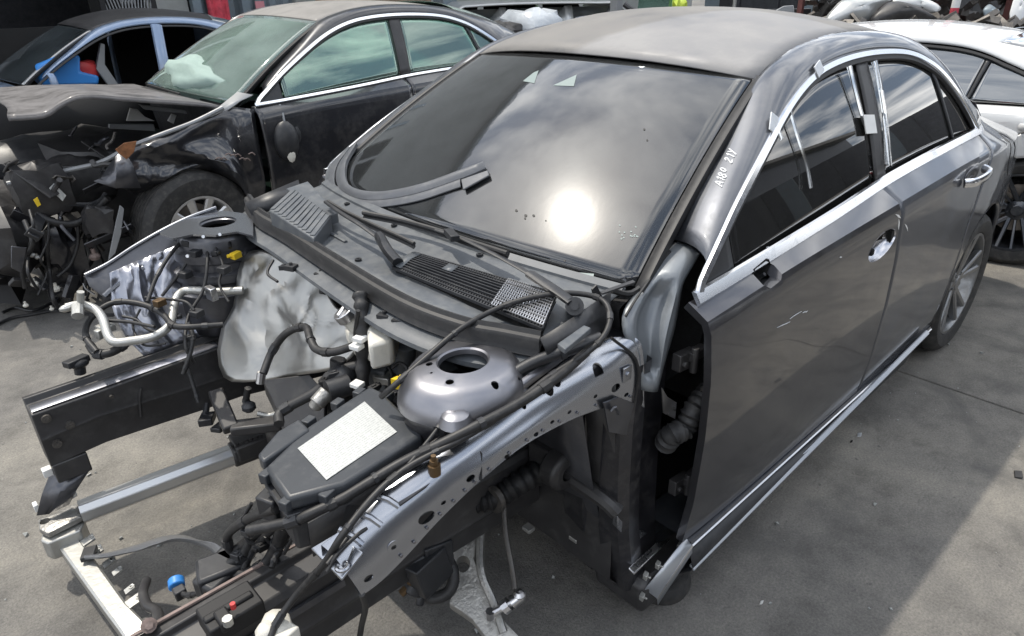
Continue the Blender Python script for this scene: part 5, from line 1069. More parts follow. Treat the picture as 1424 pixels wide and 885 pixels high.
cable([(350, 745, .57), (340, 770, .53), (320, 785, .50), (308, 800, .48), (300, 815, .47)], .012, 'wire_loom')
q = P(246, 817, z=.42); b = MB(); b.cyl(q, q + Vector((-.006, -.02, .004)), .017, 14); K('blue_connector', b, 'blue', bevel=.003)
b = MB(); b.obox(q + Vector((0, .016, -.003)), (.012, 0, 0), (0, .012, 0), (0, 0, .012)); K('connector_back', b, 'plastic', bevel=.003)
b = MB(); b.obox(P(312, 795, z=.48), (.05, -.01, 0), (.01, .035, 0), (0, 0, .03)); b.obox(P(300, 812, z=.475), (.03, .01, 0), (-.01, .03, 0), (0, 0, .025)); b.obox(P(322, 778, z=.49), (.02, .01, 0), (-.01, .03, 0), (0, 0, .02)); K('cable_duct', b, 'plastic', bevel=.008)
b = MB(); b.obox(P(322, 852, z=.55), (.05, .0, 0), (.0, .035, 0), (0, 0, .02)); b.obox(P(318, 845, z=.57), (.045, .0, 0), (.0, .008, 0), (0, 0, .006)); b.obox(P(312, 862, z=.57), (.012, .0, 0), (.0, .02, 0), (0, 0, .012)); ecu = K('relay_block', b, 'black', bevel=.004)
b = MB(); q = P(325, 846, z=.585); b.cyl(q, q + Vector((0, 0, .012)), .005, 8); K('red_plug', b, 'red', ecu)
b = MB(); q = P(318, 868, z=.59); b.cyl(q, q + Vector((0, 0, .014)), .009, 8); K('pale_plug', b, 'old_alu', ecu)
b = MB(); q = P(385, 868, z=.56); b.ball(q, .026, 10, (1, 1.3, .8)); b.obox(q + Vector((.0, .03, -.005)), (.02, .004, 0), (-.004, .015, 0), (0, 0, .014)); b.ball(P(372, 880, z=.56), .022); K('washer_pump', b, 'white_plastic', bevel=.003)
b = MB(); b.obox(P(380, 700, z=.72), (.02, .01, 0), (-.008, .02, 0), (0, 0, .025)); b.obox(P(384, 690, z=.735), (.012, .004, 0), (-.002, .012, 0), (0, 0, .012)); K('box_latch', b, 'plastic', bevel=.004)
# ------------------------------------------------ right side: pipes, wires, bits on the rail
cable([(92, 428, .755), (112, 424, .755), (132, 430, .745), (143, 444, .73), (150, 466, .70), (160, 476, .69), (185, 474, .69), (215, 468, .69), (236, 452, .70), (241, 430, .72), (247, 412, .74), (262, 404, .745), (300, 406, .745), (338, 404, .745)], .0125, 'aluminium_pipe', 'old_alu', n=12)
b = MB(); b.cyl(P(112, 432, z=.74), P(112, 406, z=.80), .010, 10); b.ball(P(92, 429, z=.755), .016, 10, (1.2, .8, .7)); b.cyl(P(108, 440, z=.74), P(108, 424, z=.76), .016, 10); K('pipe_valve', b, 'old_alu')
b = MB(); b.obox(P(147, 456, z=.70), (.018, .004, 0), (-.006, .02, 0), (0, 0, .010)); b.obox(P(140, 464, z=.69), (.012, .004, 0), (-.003, .01, 0), (0, 0, .014)); K('pipe_block', b, 'old_alu', bevel=.003)
b = MB(); b.obox(P(294, 408, z=.755), (.010, .002, 0), (-.002, .02, 0), (0, 0, .02)); K('pipe_bracket', b, 'satin_alu', bevel=.002)
cable([(135, 490, .66), (120, 470, .68), (122, 450, .70), (140, 430, .73), (165, 420, .74), (200, 424, .73), (225, 436, .72), (240, 452, .71), (262, 455, .71), (310, 452, .70)], .009)
cable([(125, 480, .66), (135, 492, .65), (155, 490, .65), (175, 478, .66), (182, 470, .67)], .013, 'wire_loom')
cable([(148, 446, .72), (180, 448, .72), (215, 455, .72)], .005); cable([(205, 420, .75), (218, 385, .80), (240, 350, .85), (262, 330, .88), (285, 322, .895)], .006)
cable([(225, 412, .74), (250, 380, .79), (270, 352, .84), (295, 335, .87)], .005); cable([(288, 330, .88), (288, 370, .82), (282, 405, .76), (262, 440, .71), (258, 480, .66), (270, 505, .60)], .005)
cable([(262, 450, .70), (268, 470, .67), (262, 500, .62), (255, 520, .58)], .007); cable([(318, 322, .89), (320, 345, .86)], .005); cable([(202, 414, .75), (230, 416, .75), (258, 420, .75), (270, 432, .73)], .0045)
for u, v, z in ((262, 338, .87), (272, 352, .85), (258, 382, .79), (274, 436, .72), (312, 375, .82)):
    q = P(u, v, z=z); b = MB(); b.obox(q, (.014, .006, 0), (-.006, .014, 0), (0, 0, .010)); K('loom_clip', b, 'plastic', bevel=.002)
b = MB(); q = P(222, 421, z=.75); b.obox(q, (.014, .004, 0), (-.004, .012, 0), (0, 0, .010)); K('brown_connector', b, 'brown', bevel=.002)
b = MB(); q = P(110, 505, z=.60); b.ball(q, .024, 10, (1.2, 1, .7)); b.cyl(q, P(112, 520, z=.565), .016, 10); b.obox(q + Vector((.005, .0, .008)), (.03, .008, 0), (-.006, .014, 0), (0, 0, .01)); K('rail_grommet', b, 'plastic', bevel=.003)
cable([(288, 562, .40), (286, 578, .38), (290, 585, .37)], .010, 'hanging_plug', 'plastic'); b = MB(); b.obox(P(288, 583, z=.375), (.014, .02, 0), (-.018, .010, 0), (0, 0, .012)); b.obox(P(306, 594, z=.36), (.02, .01, 0), (-.01, .014, 0), (0, 0, .008)); K('plug_body', b, 'plastic', bevel=.003)
cable([(258, 500, .60), (262, 515, .57), (270, 540, .52), (276, 560, .48)], .006); cable([(345, 540, .52), (342, 560, .47), (347, 568, .46)], .010, 'sensor_lead'); b = MB(); b.ball(P(346, 566, z=.46), .022, 10, (1, 1, .8)); K('sensor', b, 'plastic')
cable([(358, 575, .44), (375, 578, .43), (395, 570, .45)], .008, 'rod', 'old_alu')
for u, v, z, mt in ((372, 665, .72, 'plastic'), (392, 712, .70, 'plastic'), (410, 726, .68, 'black'), (345, 740, .62, 'plastic'), (330, 772, .53, 'plastic'), (365, 760, .57, 'black'), (300, 800, .49, 'plastic'), (465, 520, .72, 'plastic'), (450, 530, .70, 'black'), (535, 498, .74, 'plastic'), (520, 540, .72, 'black'), (548, 545, .74, 'plastic'), (262, 470, .67, 'plastic'), (248, 440, .70, 'plastic'), (300, 352, .85, 'plastic'), (452, 405, .86, 'plastic'), (395, 372, .87, 'plastic')):
    q = P(u, v, z=z); a_ = rng.uniform(0, 3); d_ = Vector((cos(a_), sin(a_), .2)); e_ = d_.cross(Vector((0, 0, 1))).normalized(); b = MB(); b.obox(q, d_ * .013, e_ * .009, (0, 0, .007)); b.obox(q + d_ * .014, d_ * .004, e_ * .006, (0, 0, .005)); b.obox(q + Vector((0, 0, .008)), d_ * .006, e_ * .004, (0, 0, .002)); K('connector', b, mt, bevel=.0015)
for pts, r_ in (([(455, 700, .70), (430, 730, .66), (410, 745, .62), (395, 770, .57)], .004), ([(350, 700, .66), (338, 725, .62), (345, 752, .58), (368, 760, .56)], .004), ([(470, 505, .73), (455, 520, .71), (446, 535, .69), (462, 548, .68)], .004), ([(520, 490, .75), (532, 500, .74), (545, 520, .73), (540, 540, .72)], .0035), ([(240, 455, .70), (225, 462, .69), (205, 458, .70), (190, 445, .72), (170, 440, .73)], .004), ([(300, 345, .86), (310, 370, .82), (305, 395, .78), (318, 420, .74)], .004), ([(195, 430, .74), (185, 455, .70), (200, 480, .67), (230, 478, .67)], .0035), ([(380, 362, .88), (372, 380, .86), (386, 392, .85)], .004)): cable(pts, r_, 'thin_wire')
# filled space deeper in the bay
b = MB(); b.box(-.40, -.30, -.45, .5, .40, .86); K('sound_pad', b, 'fabric', bevel=.02)

# ------------------------------------------------------------------ crashed dark sedan beside it
L2, H2 = Vector((-.573, -3.263, 0)), rad(1.55)
car2 = thing('crashed_sedan', 'black crashed sedan with crushed open front and green windscreen, beside the stripped car', 'car', L2, H2)
XM = [(-3.8, -3.95), (-2.729, -2.775), (-2.3, -2.26), (-1.7, -1.62), (-1.19, -1.08), (-.6, -.475), (-.54, -.40), (0, 0), (.9, .9)]
W2 = lambda p: Vector((itp(XM, p.x), p.y * 1.01, p.z * 1.02))
M2 = Matrix.Translation(L2) @ Matrix.Rotation(H2, 4, 'Z'); M2i = M2.inverted()
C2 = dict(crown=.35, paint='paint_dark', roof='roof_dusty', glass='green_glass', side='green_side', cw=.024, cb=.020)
shell(car2, W2, C2)
I_ = lambda p: M2i @ Vector(p)      # world points into the car's frame
def K2(name, mb, mt, par=None, **k): return mb.build(name, mt, par or car2, W=I_, **k)
idn = lambda p: p
wheel(car2, (0, .79, .325), 1, idn, 'ten', r=.335, rr=.205, w=.215, rimmat='rim_light', yaw=rad(7)); wheel(car2, (-2.775, .79, .325), 1, idn, 'ten', r=.335, rr=.205, w=.215, rimmat='rim_light')
for x in (0, -2.775): wheel(car2, (x, -.79, .325), -1, idn, 'ten', r=.335, rr=.205, w=.215, rimmat='rim_light')
# buckled fender
FTp = [(353, 152), (322, 150), (296, 163), (262, 175), (230, 186), (200, 197), (172, 208), (148, 232), (130, 250)]
FBt = [(374, 285), (354, 288), (332, 258), (300, 240), (264, 236), (236, 246), (214, 262), (196, 272), (182, 268)]
rows = []
for i, (t, bb) in enumerate(zip(FTp, FBt)):
    row = []; yw = -2.385 - .06 * max(0, i - 5) / 3
    for j in range(11):
        f = j / 10; u, v = lerp(t[0], bb[0], f), lerp(t[1], bb[1], f); p = P(u, v, y=yw - .05 * (1 - f) ** 3); n1 = mnoise.noise(Vector((i * .55, f * 2.6, 4.2))) * .075 + .03 * sin(i * 1.7 + f * 5); p.y += n1 * clamp(i / 2) - .02 * (f > .85); row.append(p)
    rows.append(row)
r2 = [[crv([r[j] for r in rows], 4)[k] for j in range(11)] for k in range(4 * (len(rows) - 1) + 1)]
fe = K2('front_fender', MB().grid(r2), 'paint_dark', solid=.003, smooth=40)
b = MB(); b.tube([P(310, 150, y=-2.44), P(270, 170, y=-2.44), P(228, 186, y=-2.43), P(180, 205, y=-2.45), P(140, 226, y=-2.50), P(90, 238, y=-2.55), P(10, 256, y=-2.6)], .012, 8, 5, flat=(0, 0, 1)); K2('fender_edge', b, 'grey_paint', fe)
b = MB(); b.grid([[P(150, 232, y=-2.40), P(160, 218, y=-2.38), P(172, 209, y=-2.38)], [P(140, 248, y=-2.38), P(162, 240, y=-2.34), P(184, 228, y=-2.345)], [P(130, 252, y=-2.37), P(160, 262, y=-2.33), P(196, 262, y=-2.34)]]); K2('torn_corner', b, 'bay_dark', fe, solid=.004)
b = MB(); b.prism([P(u, v, y=-2.335) for u, v in ((160, 208), (172, 199), (190, 196), (186, 212), (176, 222), (165, 214))], (0, .004, 0)); K2('rust_patch', b, 'rust', fe, bevel=.002)
for k in range(8):
    u, v = 300 + 6.5 * k, 216 + random.uniform(-3, 7); b = MB(); b.tube([P(u, v, y=-2.345), P(u + 5, v - 2, y=-2.34), P(u + 9, v + 1, y=-2.345)], .004, 5, 3); K2('scrape', b, 'pink_rust', fe)
# bonnet, sprung up and folded
BN = [(306, 147, 270, 138, 186, 117), (278, 143, 240, 132, 172, 117), (225, 139, 200, 128, 150, 118), (170, 135, 150, 125, 118, 117), (115, 132, 100, 124, 70, 118), (85, 143, 76, 128, 40, 119), (60, 158, 52, 138, 10, 121), (10, 162, 5, 145, -40, 124)]
rows = []
for (a, b1, c1_, d1_, e, f1) in BN: rows.append(crv([P(a, b1, y=-2.52), P(c1_, d1_, y=-3.0), P(e, f1, y=-3.85)], 6))
r2 = [[crv([r[j] for r in rows], 4)[k] for j in range(len(rows[0]))] for k in range(4 * (len(rows) - 1) + 1)]
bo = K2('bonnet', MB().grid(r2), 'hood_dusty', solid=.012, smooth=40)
b = MB(); b.grid([[p + Vector((0, .0, -.002)) for p in crv([r[0] for r in rows], 4)], [p + Vector((0, .004, -.022)) for p in crv([r[0] for r in rows], 4)]]); K2('bonnet_edge', b, 'hood_dusty', bo, solid=.004)
# wing pillar foot and cowl
b = MB(); b.grid([[P(292, 163, y=-2.47), P(305, 148, y=-2.50), P(330, 128, y=-2.52)], [P(318, 152, y=-2.42), P(335, 140, y=-2.44), P(352, 132, y=-2.45)]]); K2('scuttle_corner', b, 'grey_paint', solid=.004)
b = MB(); b.bar(P(200, 122, y=-3.6), P(245, 136, y=-2.9), .03, .012); b.bar(P(205, 118, y=-3.6), P(250, 131, y=-2.9), .012, .01); K2('wiper_arm', b, 'black')
b = MB(); b.grid([[Vector((x, -3.98, z)) for z in (.25, .6, .93)] for x in (-1.0, -.4, .1, .35)]); K2('inner_wing', b, 'black', solid=.01)
b = MB(); b.grid([[Vector((-.98, y, z)) for z in (.25, .6, .95)] for y in (-4.0, -3.3, -2.5)]); K2('bulkhead', b, 'black', solid=.01)
# hanging mirror
b = MB(); b.tube([P(389, 146, y=-2.44), P(393, 158, y=-2.40), P(396, 172, y=-2.38)], .007, 6, 4); hmr = K2('mirror_lead', b, 'grey_paint')
b = MB(); q0, q1 = P(398, 176, y=-2.36), P(399, 216, y=-2.36); b.ball(q0.lerp(q1, .5), .075, 16, (1.0, .7, 1.55)); K2('mirror_housing', b, 'plastic', hmr, smooth=60)
b = MB(); b.ball(P(405, 215, y=-2.33), .035, 10, (.8, .4, 1.4)); K2('mirror_glass', b, 'white_plastic', hmr); b = MB(); b.ball(P(412, 188, y=-2.40), .04, 10, (.7, .8, 1.5)); K2('mirror_back', b, 'plastic', hmr)
# airbag behind the glass
rows = []; q = M2 @ Vector((-.52, -.02, .99))
for i in range(15):
    t = pi * (i + .01) / 14.02; rows.append([])
    for j in range(28):
        a = 2 * pi * j / 28; d = Vector((sin(t) * cos(a), sin(t) * sin(a), cos(t))); k = 1 + .30 * mnoise.noise(d * 1.9) + .12 * mnoise.noise(d * 5.2); rows[-1].append(q + Vector((d.x * .18, d.y * .52, d.z * .17)) * k)
K2('airbag', MB().grid(rows, cu=True), 'airbag', smooth=80)
# wrecked engine bay: block, ducts, radiator bits, each its own piece
def lump(c, s_, name, mt, seed, par=None, k=.22, Kf=K2):
    rows_ = []
    for i in range(9):
        t = pi * (i + .01) / 8.02; rr_ = []
        for j in range(16):
            a = 2 * pi * j / 16; d = Vector((sin(t) * cos(a), sin(t) * sin(a), cos(t))); mx_ = max(abs(d.x), abs(d.y), abs(d.z)); d2 = d / (mx_ ** .7); kk = 1 + k * mnoise.noise(d * 2.3 + Vector((seed * 3.1, seed, 0))); rr_.append(Vector(c) + Vector((d2.x * s_[0], d2.y * s_[1], d2.z * s_[2])) * kk)
        rows_.append(rr_)
    return Kf(name, MB().grid(rows_, cu=True), mt, par, smooth=35)
lump((-.45, -3.3, .50), (.36, .55, .28), 'engine_block', 'black_panel', 1); lump((-.15, -2.85, .62), (.16, .20, .13), 'air_box', 'black_panel', 2)
lump((.06, -2.62, .66), (.13, .12, .13), 'air_duct', 'black_panel', 3); lump((.25, -3.0, .45), (.12, .5, .2), 'radiator_pack', 'black_panel', 4); lump((-.1, -3.6, .6), (.3, .25, .16), 'battery', 'plastic', 5)
lump((.06, -2.60, .30), (.09, .08, .16), 'liner_scrap', 'bay_black', 6, k=.7); lump((.36, -3.0, .22), (.12, .26, .12), 'bumper_scrap', 'black', 7, k=.6); lump((-.12, -2.45, .50), (.07, .05, .07), 'headlamp_scrap', 'black_panel', 8, k=.5)
b = MB(); b.prism([P(u, v, y=-2.49) for u, v in ((68, 262), (75, 255), (92, 272), (87, 280))], (0, .003, 0)); K2('sticker', b, 'label', bevel=.001)
b = MB(); b.prism([P(u, v, y=-2.49) for u, v in ((46, 278), (52, 274), (57, 285), (52, 288))], (0, .003, 0)); K2('sticker', b, 'yellow', bevel=.001)
for pts in ([(175, 168), (180, 150), (190, 152), (200, 162), (214, 168)], [(232, 168), (238, 158), (244, 160), (240, 172)]):
    b = MB(); b.prism([P(u, v, y=-3.0) for u, v in pts], (0, .02, 0)); K2('gap_light', b, 'bright_white', bevel=.002)  # white pieces painted as daylight coming through the gap under the bonnet
b = MB(); b.prism([P(u, v, y=-3.05) for u, v in ((150, 172), (212, 172), (214, 182), (150, 178))], (0, .03, 0)); K2('scuttle_panel', b, 'grey_paint', bevel=.003)
b = MB(); b.prism([P(u, v, y=-2.75) for u, v in ((192, 145), (255, 152), (258, 158), (200, 152))], (0, .03, 0)); K2('scuttle_panel', b, 'grey_paint', bevel=.003)
def cab2(pts, r, name='cable', mt='wire'): return K2(name, MB().tube([P(u, v, y=y) for u, v, y in pts], r, 7, 5), mt, smooth=60)
rg = random.Random(11)
cab2([(40, 290, -2.55), (70, 308, -2.5), (100, 312, -2.5), (125, 300, -2.5), (150, 275, -2.45)], .020, 'torn_hose')
cab2([(108, 315, -2.5), (108, 340, -2.5), (98, 368, -2.5), (80, 385, -2.48)], .009)
for k in range(16):
    u = rg.uniform(20, 125); v = rg.uniform(285, 330); y = rg.uniform(-2.75, -2.4); pts = [(u, v, y)]
    for j in range(4): u += rg.uniform(-16, 16); v += rg.uniform(15, 36); pts.append((u, min(v, 428), y + rg.uniform(-.1, .1)))
    cab2(pts, rg.uniform(.005, .013))
for u, v, s_, mt in ((78, 402, .022, 'white_plastic'), (48, 395, .02, 'white_plastic'), (45, 355, .016, 'old_alu'), (52, 358, .014, 'old_alu'), (132, 357, .03, 'pink_rust'), (36, 425, .014, 'white_plastic'), (72, 430, .012, 'white_plastic'), (48, 333, .02, 'grey_paint')):
    q = P(u, v, y=-2.5); b = MB(); b.ball(q, s_, 8, (1, .8, .8)); b.cyl(q, q + Vector((.0, .0, s_ * 1.5)), s_ * .4, 6); K2('plug', b, mt)
for k in range(34):
    u = rg.uniform(18, 178); v = rg.uniform(165, 330) if k % 3 else rg.uniform(300, 400); y = rg.uniform(-2.78, -2.42); q = P(u, v, y=y); d = Vector((rg.gauss(0, 1), rg.gauss(0, .6), rg.gauss(0, 1))).normalized(); e = d.orthogonal().normalized(); g = d.cross(e); L_ = rg.uniform(.03, .13)
    b = MB()
    if k % 3 == 0: b.obox(q, d * L_ * .6, e * L_ * .3, g * L_ * .12)
    elif k % 3 == 1: b.tube([q - d * L_, q + e * L_ * .35, q + d * L_ * .7, q + d * L_ + g * L_ * .4], rg.uniform(.006, .016), 7, 4)
    else: b.obox(q, d * L_, e * L_ * .22, g * .004); b.obox(q + d * L_ * .8, e * L_ * .3, g * L_ * .25, d * .005)
    K2('bracket_scrap' if k % 3 else 'module', b, rg.choice(('black_panel', 'bay_black', 'plastic', 'bay_dark', 'steel_dark')), bevel=.003 if k % 3 != 1 else 0)
b = MB(); b.prism([P(u, v, y=-2.42) for u, v in ((160, 310), (166, 285), (172, 290), (168, 325), (160, 352), (150, 362), (155, 335))], (0, .01, 0)); K2('torn_bracket', b, 'grey_paint', bevel=.003)
b = MB(); b.prism([P(u, v, y=-2.45) for u, v in ((15, 342), (37, 344), (30, 380), (15, 372))], (0, .01, 0)); K2('torn_panel', b, 'bay_dark', bevel=.003)
for k in range(6):
    u, v = rg.uniform(20, 130), rg.uniform(415, 438); p = [P(u, v, z=.01)]; 
    for j in range(3): p.append(p[-1] + Vector((rg.uniform(-.12, .12), rg.uniform(-.12, .12), 0)))
    b = MB(); b.tube(p, .008, 6, 4); K2('trailing_wire', b, 'wire')

# ------------------------------------------------------------------ blue car without doors, behind
L3 = Vector((.05, -6.35, -.09)); car3 = thing('doorless_sedan', 'pale blue sedan shell with a dark roof and no doors, behind the crashed car', 'car', L3)
C3 = dict(paint='paint_blue', roof='black_panel', glass='grey_glass', side='grey_glass', doors=False, chrome=False, front=True, cabin=False)
shell(car3, idn, C3)
b = MB()
for sg in (1, -1): b.tube([Vector((-1.62, sg * .80, .25)), Vector((-1.64, sg * .80, .95)), Vector((-1.70, sg * .66, 1.35))], (lambda t: (.05, .03)), 10, 4, flat=(1, 0, 0))
for sg in (1, -1): MB().tube([Vector((-1.62, sg * .80, .25)), Vector((-1.64, sg * .80, .95)), Vector((-1.70, sg * .66, 1.35))], (lambda t: (.05, .03)), 10, 4, flat=(1, 0, 0)).build('centre_pillar', 'paint_blue', car3, W=idn); MB().tube([Vector((-.74, sg * .82, .30)), Vector((-.74, sg * .80, .93)), Vector((-.72, sg * .765, 1.03))], (lambda t: (.03, .02)), 8, 4, flat=(1, 0, 0)).build('front_pillar', 'paint_blue', car3, W=idn)
for xx0, xx1 in ((-.6, -1.6), (-1.65, -2.5)): MB().grid([[Vector((lerp(xx0, xx1, i / 5), -.80 + .12 * j, lerp(.28, 1.33, j / 1.2))) for j in (0, .7, 1.2)] for i in range(6)]).build('cabin_dark_sheet', 'void', car3, W=idn, solid=.01)  # black sheets added to imitate the dark cabin; no doors here
J3 = lambda p: Vector(p) - L3
def K3(name, mb, mt, **k): return mb.build(name, mt, car3, W=J3, **k)
b = MB(); b.prism([P(u, v, y=-5.75) for u, v in ((140, 60), (146, 62), (146, 90), (165, 118), (150, 118), (134, 96))], (0, -.05, 0)); K3('seat_frame', b, 'grey_paint', bevel=.005)
wheel(car3, (XR, -.765, .3), -1, idn, 'ten')
it = thing('blue_tub', 'blue plastic tub inside the doorless blue car', 'tub', P(110, 110, y=-5.7)); 
b = MB(); b.prism([P(u, v, y=-5.7) for u, v in ((52, 92), (88, 73), (112, 78), (112, 100), (138, 106), (138, 118), (60, 120), (50, 105))], (0, -.25, 0)); b.build('tub_body', 'blue', it, bevel=.02)
it2 = thing('red_bag', 'red bundle beside the blue tub in the doorless car', 'bag', P(118, 98, y=-5.85)); lump(P(118, 96, y=-5.86), (.10, .10, .07), 'bundle', 'red', 21, it2, Kf=lambda n, mb, mt, par, **k: mb.build(n, mt, par, **k))

# ------------------------------------------------------------------ white coupe-like car behind on the right
H4 = rad(-78); L4 = Vector((-4.93, .565, 0)); car4 = thing('white_sedan', 'white sedan with dark windows parked across behind the grey car', 'car', L4, H4)
XM4 = [(-3.75, -3.82), (-3.08, -3.42), (-2.6, -2.90), (-2.29, -2.46), (-1.7, -1.93), (-1.2, -1.32), (-.5, -.5), (1.2, 1.2)]
def W4(p):
    k = clamp((p.z - .62) / .30); return Vector((lerp(p.x, itp(XM4, p.x), k) + 2.729, p.y, p.z * (1.0 if p.z < .3 else 1.0 - .115 * clamp((p.z - .3) / .75))))
C4 = dict(crown=.6, div=(-2.14, -2.20), paint='paint_white', glass='grey_glass', side='grey_glass', chrome=False, front=True)
shell(car4, W4, C4)
for x in (-2.729, 0):
    for sg in (1, -1): wheel(car4, (x, sg * .775, .33), sg, W4, 'vee', r=.33, rr=.24, rimmat='rim_dark')
M4 = Matrix.Translation(L4) @ Matrix.Rotation(H4, 4, 'Z')
b = MB(); hx = W4(Vector((-2.50, .886, .88))); b.tube([hx + Vector((.10, .004, 0)), hx + Vector((.07, .034, .004)), hx + Vector((-.06, .036, .008)), hx + Vector((-.10, .006, .008))], (lambda t: (.019, .012)), 10, 5, flat=(0, 0, 1)); b.build('door_handle', 'paint_white', C4['d21'], W=idn)
for x, z, w_ in ((-2.47, 1.045, .05), (-2.60, 1.05, .07)):
    q = W4(Vector((x, yg(z) - .004, z))); b = MB(); b.obox(q, (w_ / 2, 0, 0), (0, .001, 0), (0, -.006, .012)); b.build('window_sticker', 'marker', car4, W=idn)

# ------------------------------------------------------------------ yard buildings and clutter
FY = -9.5
def fx(u, y=FY, v=10): return P(u, v, y=y).x
hall = thing('warehouse', 'grey warehouse with a dark open bay and a blue-grey ribbed shutter', 'building', (-6, FY, 0))
def KB(name, mb, mt, **k): return mb.build(name, mt, hall, **k)
HT = 8.7; xa, xb_, xc, xd = 6.0, fx(212), fx(262), fx(412)
b = MB(); b.box(xc, xb_, FY - .25, FY, 0, HT); KB('wall', b, 'wall_grey', smooth=0); b = MB(); b.box(-16, xd, FY - .25, FY, 0, HT); KB('wall', b, 'wall_grey', smooth=0)
b = MB(); b.box(xb_ , xa, FY - .25, FY, 4.2, HT); KB('wall', b, 'wall_grey', smooth=0); b = MB(); b.box(xd, xc, FY - .25, FY, 3.6, HT); KB('wall', b, 'wall_grey', smooth=0)
b = MB(); b.box(-16, xa, FY - 9, FY - 8.8, 0, HT); b.box(-16, -15.8, FY - 9, FY - .25, 0, HT); b.box(xa - .2, xa, FY - 9, FY - .25, 0, HT); KB('rear_wall', b, 'bay_dark', smooth=0)
b = MB(); b.box(-16.3, xa + .3, FY - 9.2, FY + .35, HT, HT + .15); KB('flat_roof', b, 'shutter', smooth=0)
for k in range(int((xc - xd) / .22)):
    b = MB(); x = xd + .22 * k; b.add([(x, FY - .1, 0), (x + .06, FY - .1, 0), (x + .09, FY - .05, 0), (x + .19, FY - .05, 0), (x + .22, FY - .1, 0), (x, FY - .1, 3.6), (x + .06, FY - .1, 3.6), (x + .09, FY - .05, 3.6), (x + .19, FY - .05, 3.6), (x + .22, FY - .1, 3.6)], [(i, i + 1, i + 6, i + 5) for i in range(4)]); KB('shutter_panel', b, 'shutter', smooth=0)
for u in (133, 270, 338): b = MB(); x = fx(u); b.box(x - .06, x + .06, FY + .01, FY + .13, 0, 4.2); KB('door_post', b, 'grey_paint' if u == 133 else 'steel_blue', smooth=0)
cl = MB(); x0, x1 = fx(286), fx(316); rows = [[Vector((lerp(x0, x1, i / 8), FY + .05 + .03 * sin(i * 1.6) + .01 * cos(j * 2), lerp(.75, 1.9, j / 6))) for j in range(7)] for i in range(9)]
tag(cl.grid(rows).build('red_banner', 'red_cloth', solid=.006), 'red cloth banner hanging on the blue-grey shutter', 'banner')
b = MB(); q = P(362, 7, y=FY + .1); b.box(q.x - .07, q.x + .07, FY + .07, FY + .09, q.z - .07, q.z + .05); tag(b.build('shutter_notice', 'pink', smooth=0), 'small pink notice on the shutter right of the red banner', 'notice')
# mesh cage
cg = thing('mesh_cage', 'black wire mesh cage standing in front of the open bay', 'cage', P(180, 20, y=-8.6) * Vector((1, 1, 0)) if False else (fx(180, -8.6), -8.6, 0))
x0, x1 = fx(214, -8.6), fx(143, -8.6)
b = MB(); b.box(x0, x1, -9.2, -9.15, 0, 1.75); b.build('back_panel', 'void', cg, smooth=0)
for k in range(17):
    t = k / 16; b = MB(); b.bar((lerp(x0, x1, t), -8.6, .1), (lerp(x0, x1, min(t + .5, 1)), -8.6, .1 + 1.7 * min(1, (1 - t) / .5)), .012, .012); b.build('mesh_wire', 'grey_paint', cg, smooth=0)
    b = MB(); b.bar((lerp(x0, x1, t), -8.585, .1), (lerp(x0, x1, max(t - .5, 0)), -8.585, .1 + 1.7 * min(1, t / .5)), .012, .012); b.build('mesh_wire', 'grey_paint', cg, smooth=0)
for x in (x0, x1): b = MB(); b.box(x - .03, x + .03, -8.63, -8.57, 0, 1.85); b.build('post', 'black', cg, smooth=0)
tb_ = tag(MB().tube([Vector((fx(236, -9.0) + .22 * cos(a), -9.0 + .22 * sin(a), .93)) for a in [2 * pi * k / 20 for k in range(20)]], .09, 10, closed=True).build('spare_tyre', 'tyre', smooth=60), 'black tyre on a stand against the grey warehouse wall', 'tyre')
st_ = MB(); st_.box(fx(236, -9.0) - .28, fx(236, -9.0) + .28, -9.28, -8.72, 0, .84); tag(st_.build('tyre_stand', 'bay_dark', bevel=.02), 'dark stand under the loose tyre by the warehouse', 'stand')
# brown plank wall
pw = thing('plank_fence', 'weathered brown plank fence behind the crashed black sedan', 'fence', (fx(500, -8.4), -8.4, 0)); rg = random.Random(5)
x0, x1 = fx(600, -8.4), fx(330, -8.4); n = int((x1 - x0) / .16)
for k in range(n):
    x = x0 + .16 * k; h = (1.75 if x < -4.8 else itp([(-4.8, 1.29), (-3.6, 1.19)], x)) + rg.uniform(-.03, .03); b = MB(); b.box(x + .004, x + .155, -8.42 + rg.uniform(-.012, .012), -8.39, 0, h); b.build('plank', 'wood' if rg.random() < .6 else 'brick', pw, smooth=0)
for z in (.4, 1.0): b = MB(); b.box(x0, x1, -8.46, -8.435, z, z + .09); b.build('rail', 'wood', pw, smooth=0)
q = P(620, 20, y=-7.6); b = MB(); b.box(q.x - .13, q.x + .13, -7.73, -7.47, 0, 3.4); b.box(q.x - .2, q.x + .2, -7.8, -7.4, 0, .03); tag(b.build('steel_column', 'steel_blue', bevel=.01), 'blue-grey steel column left of the silver wagon', 'column')
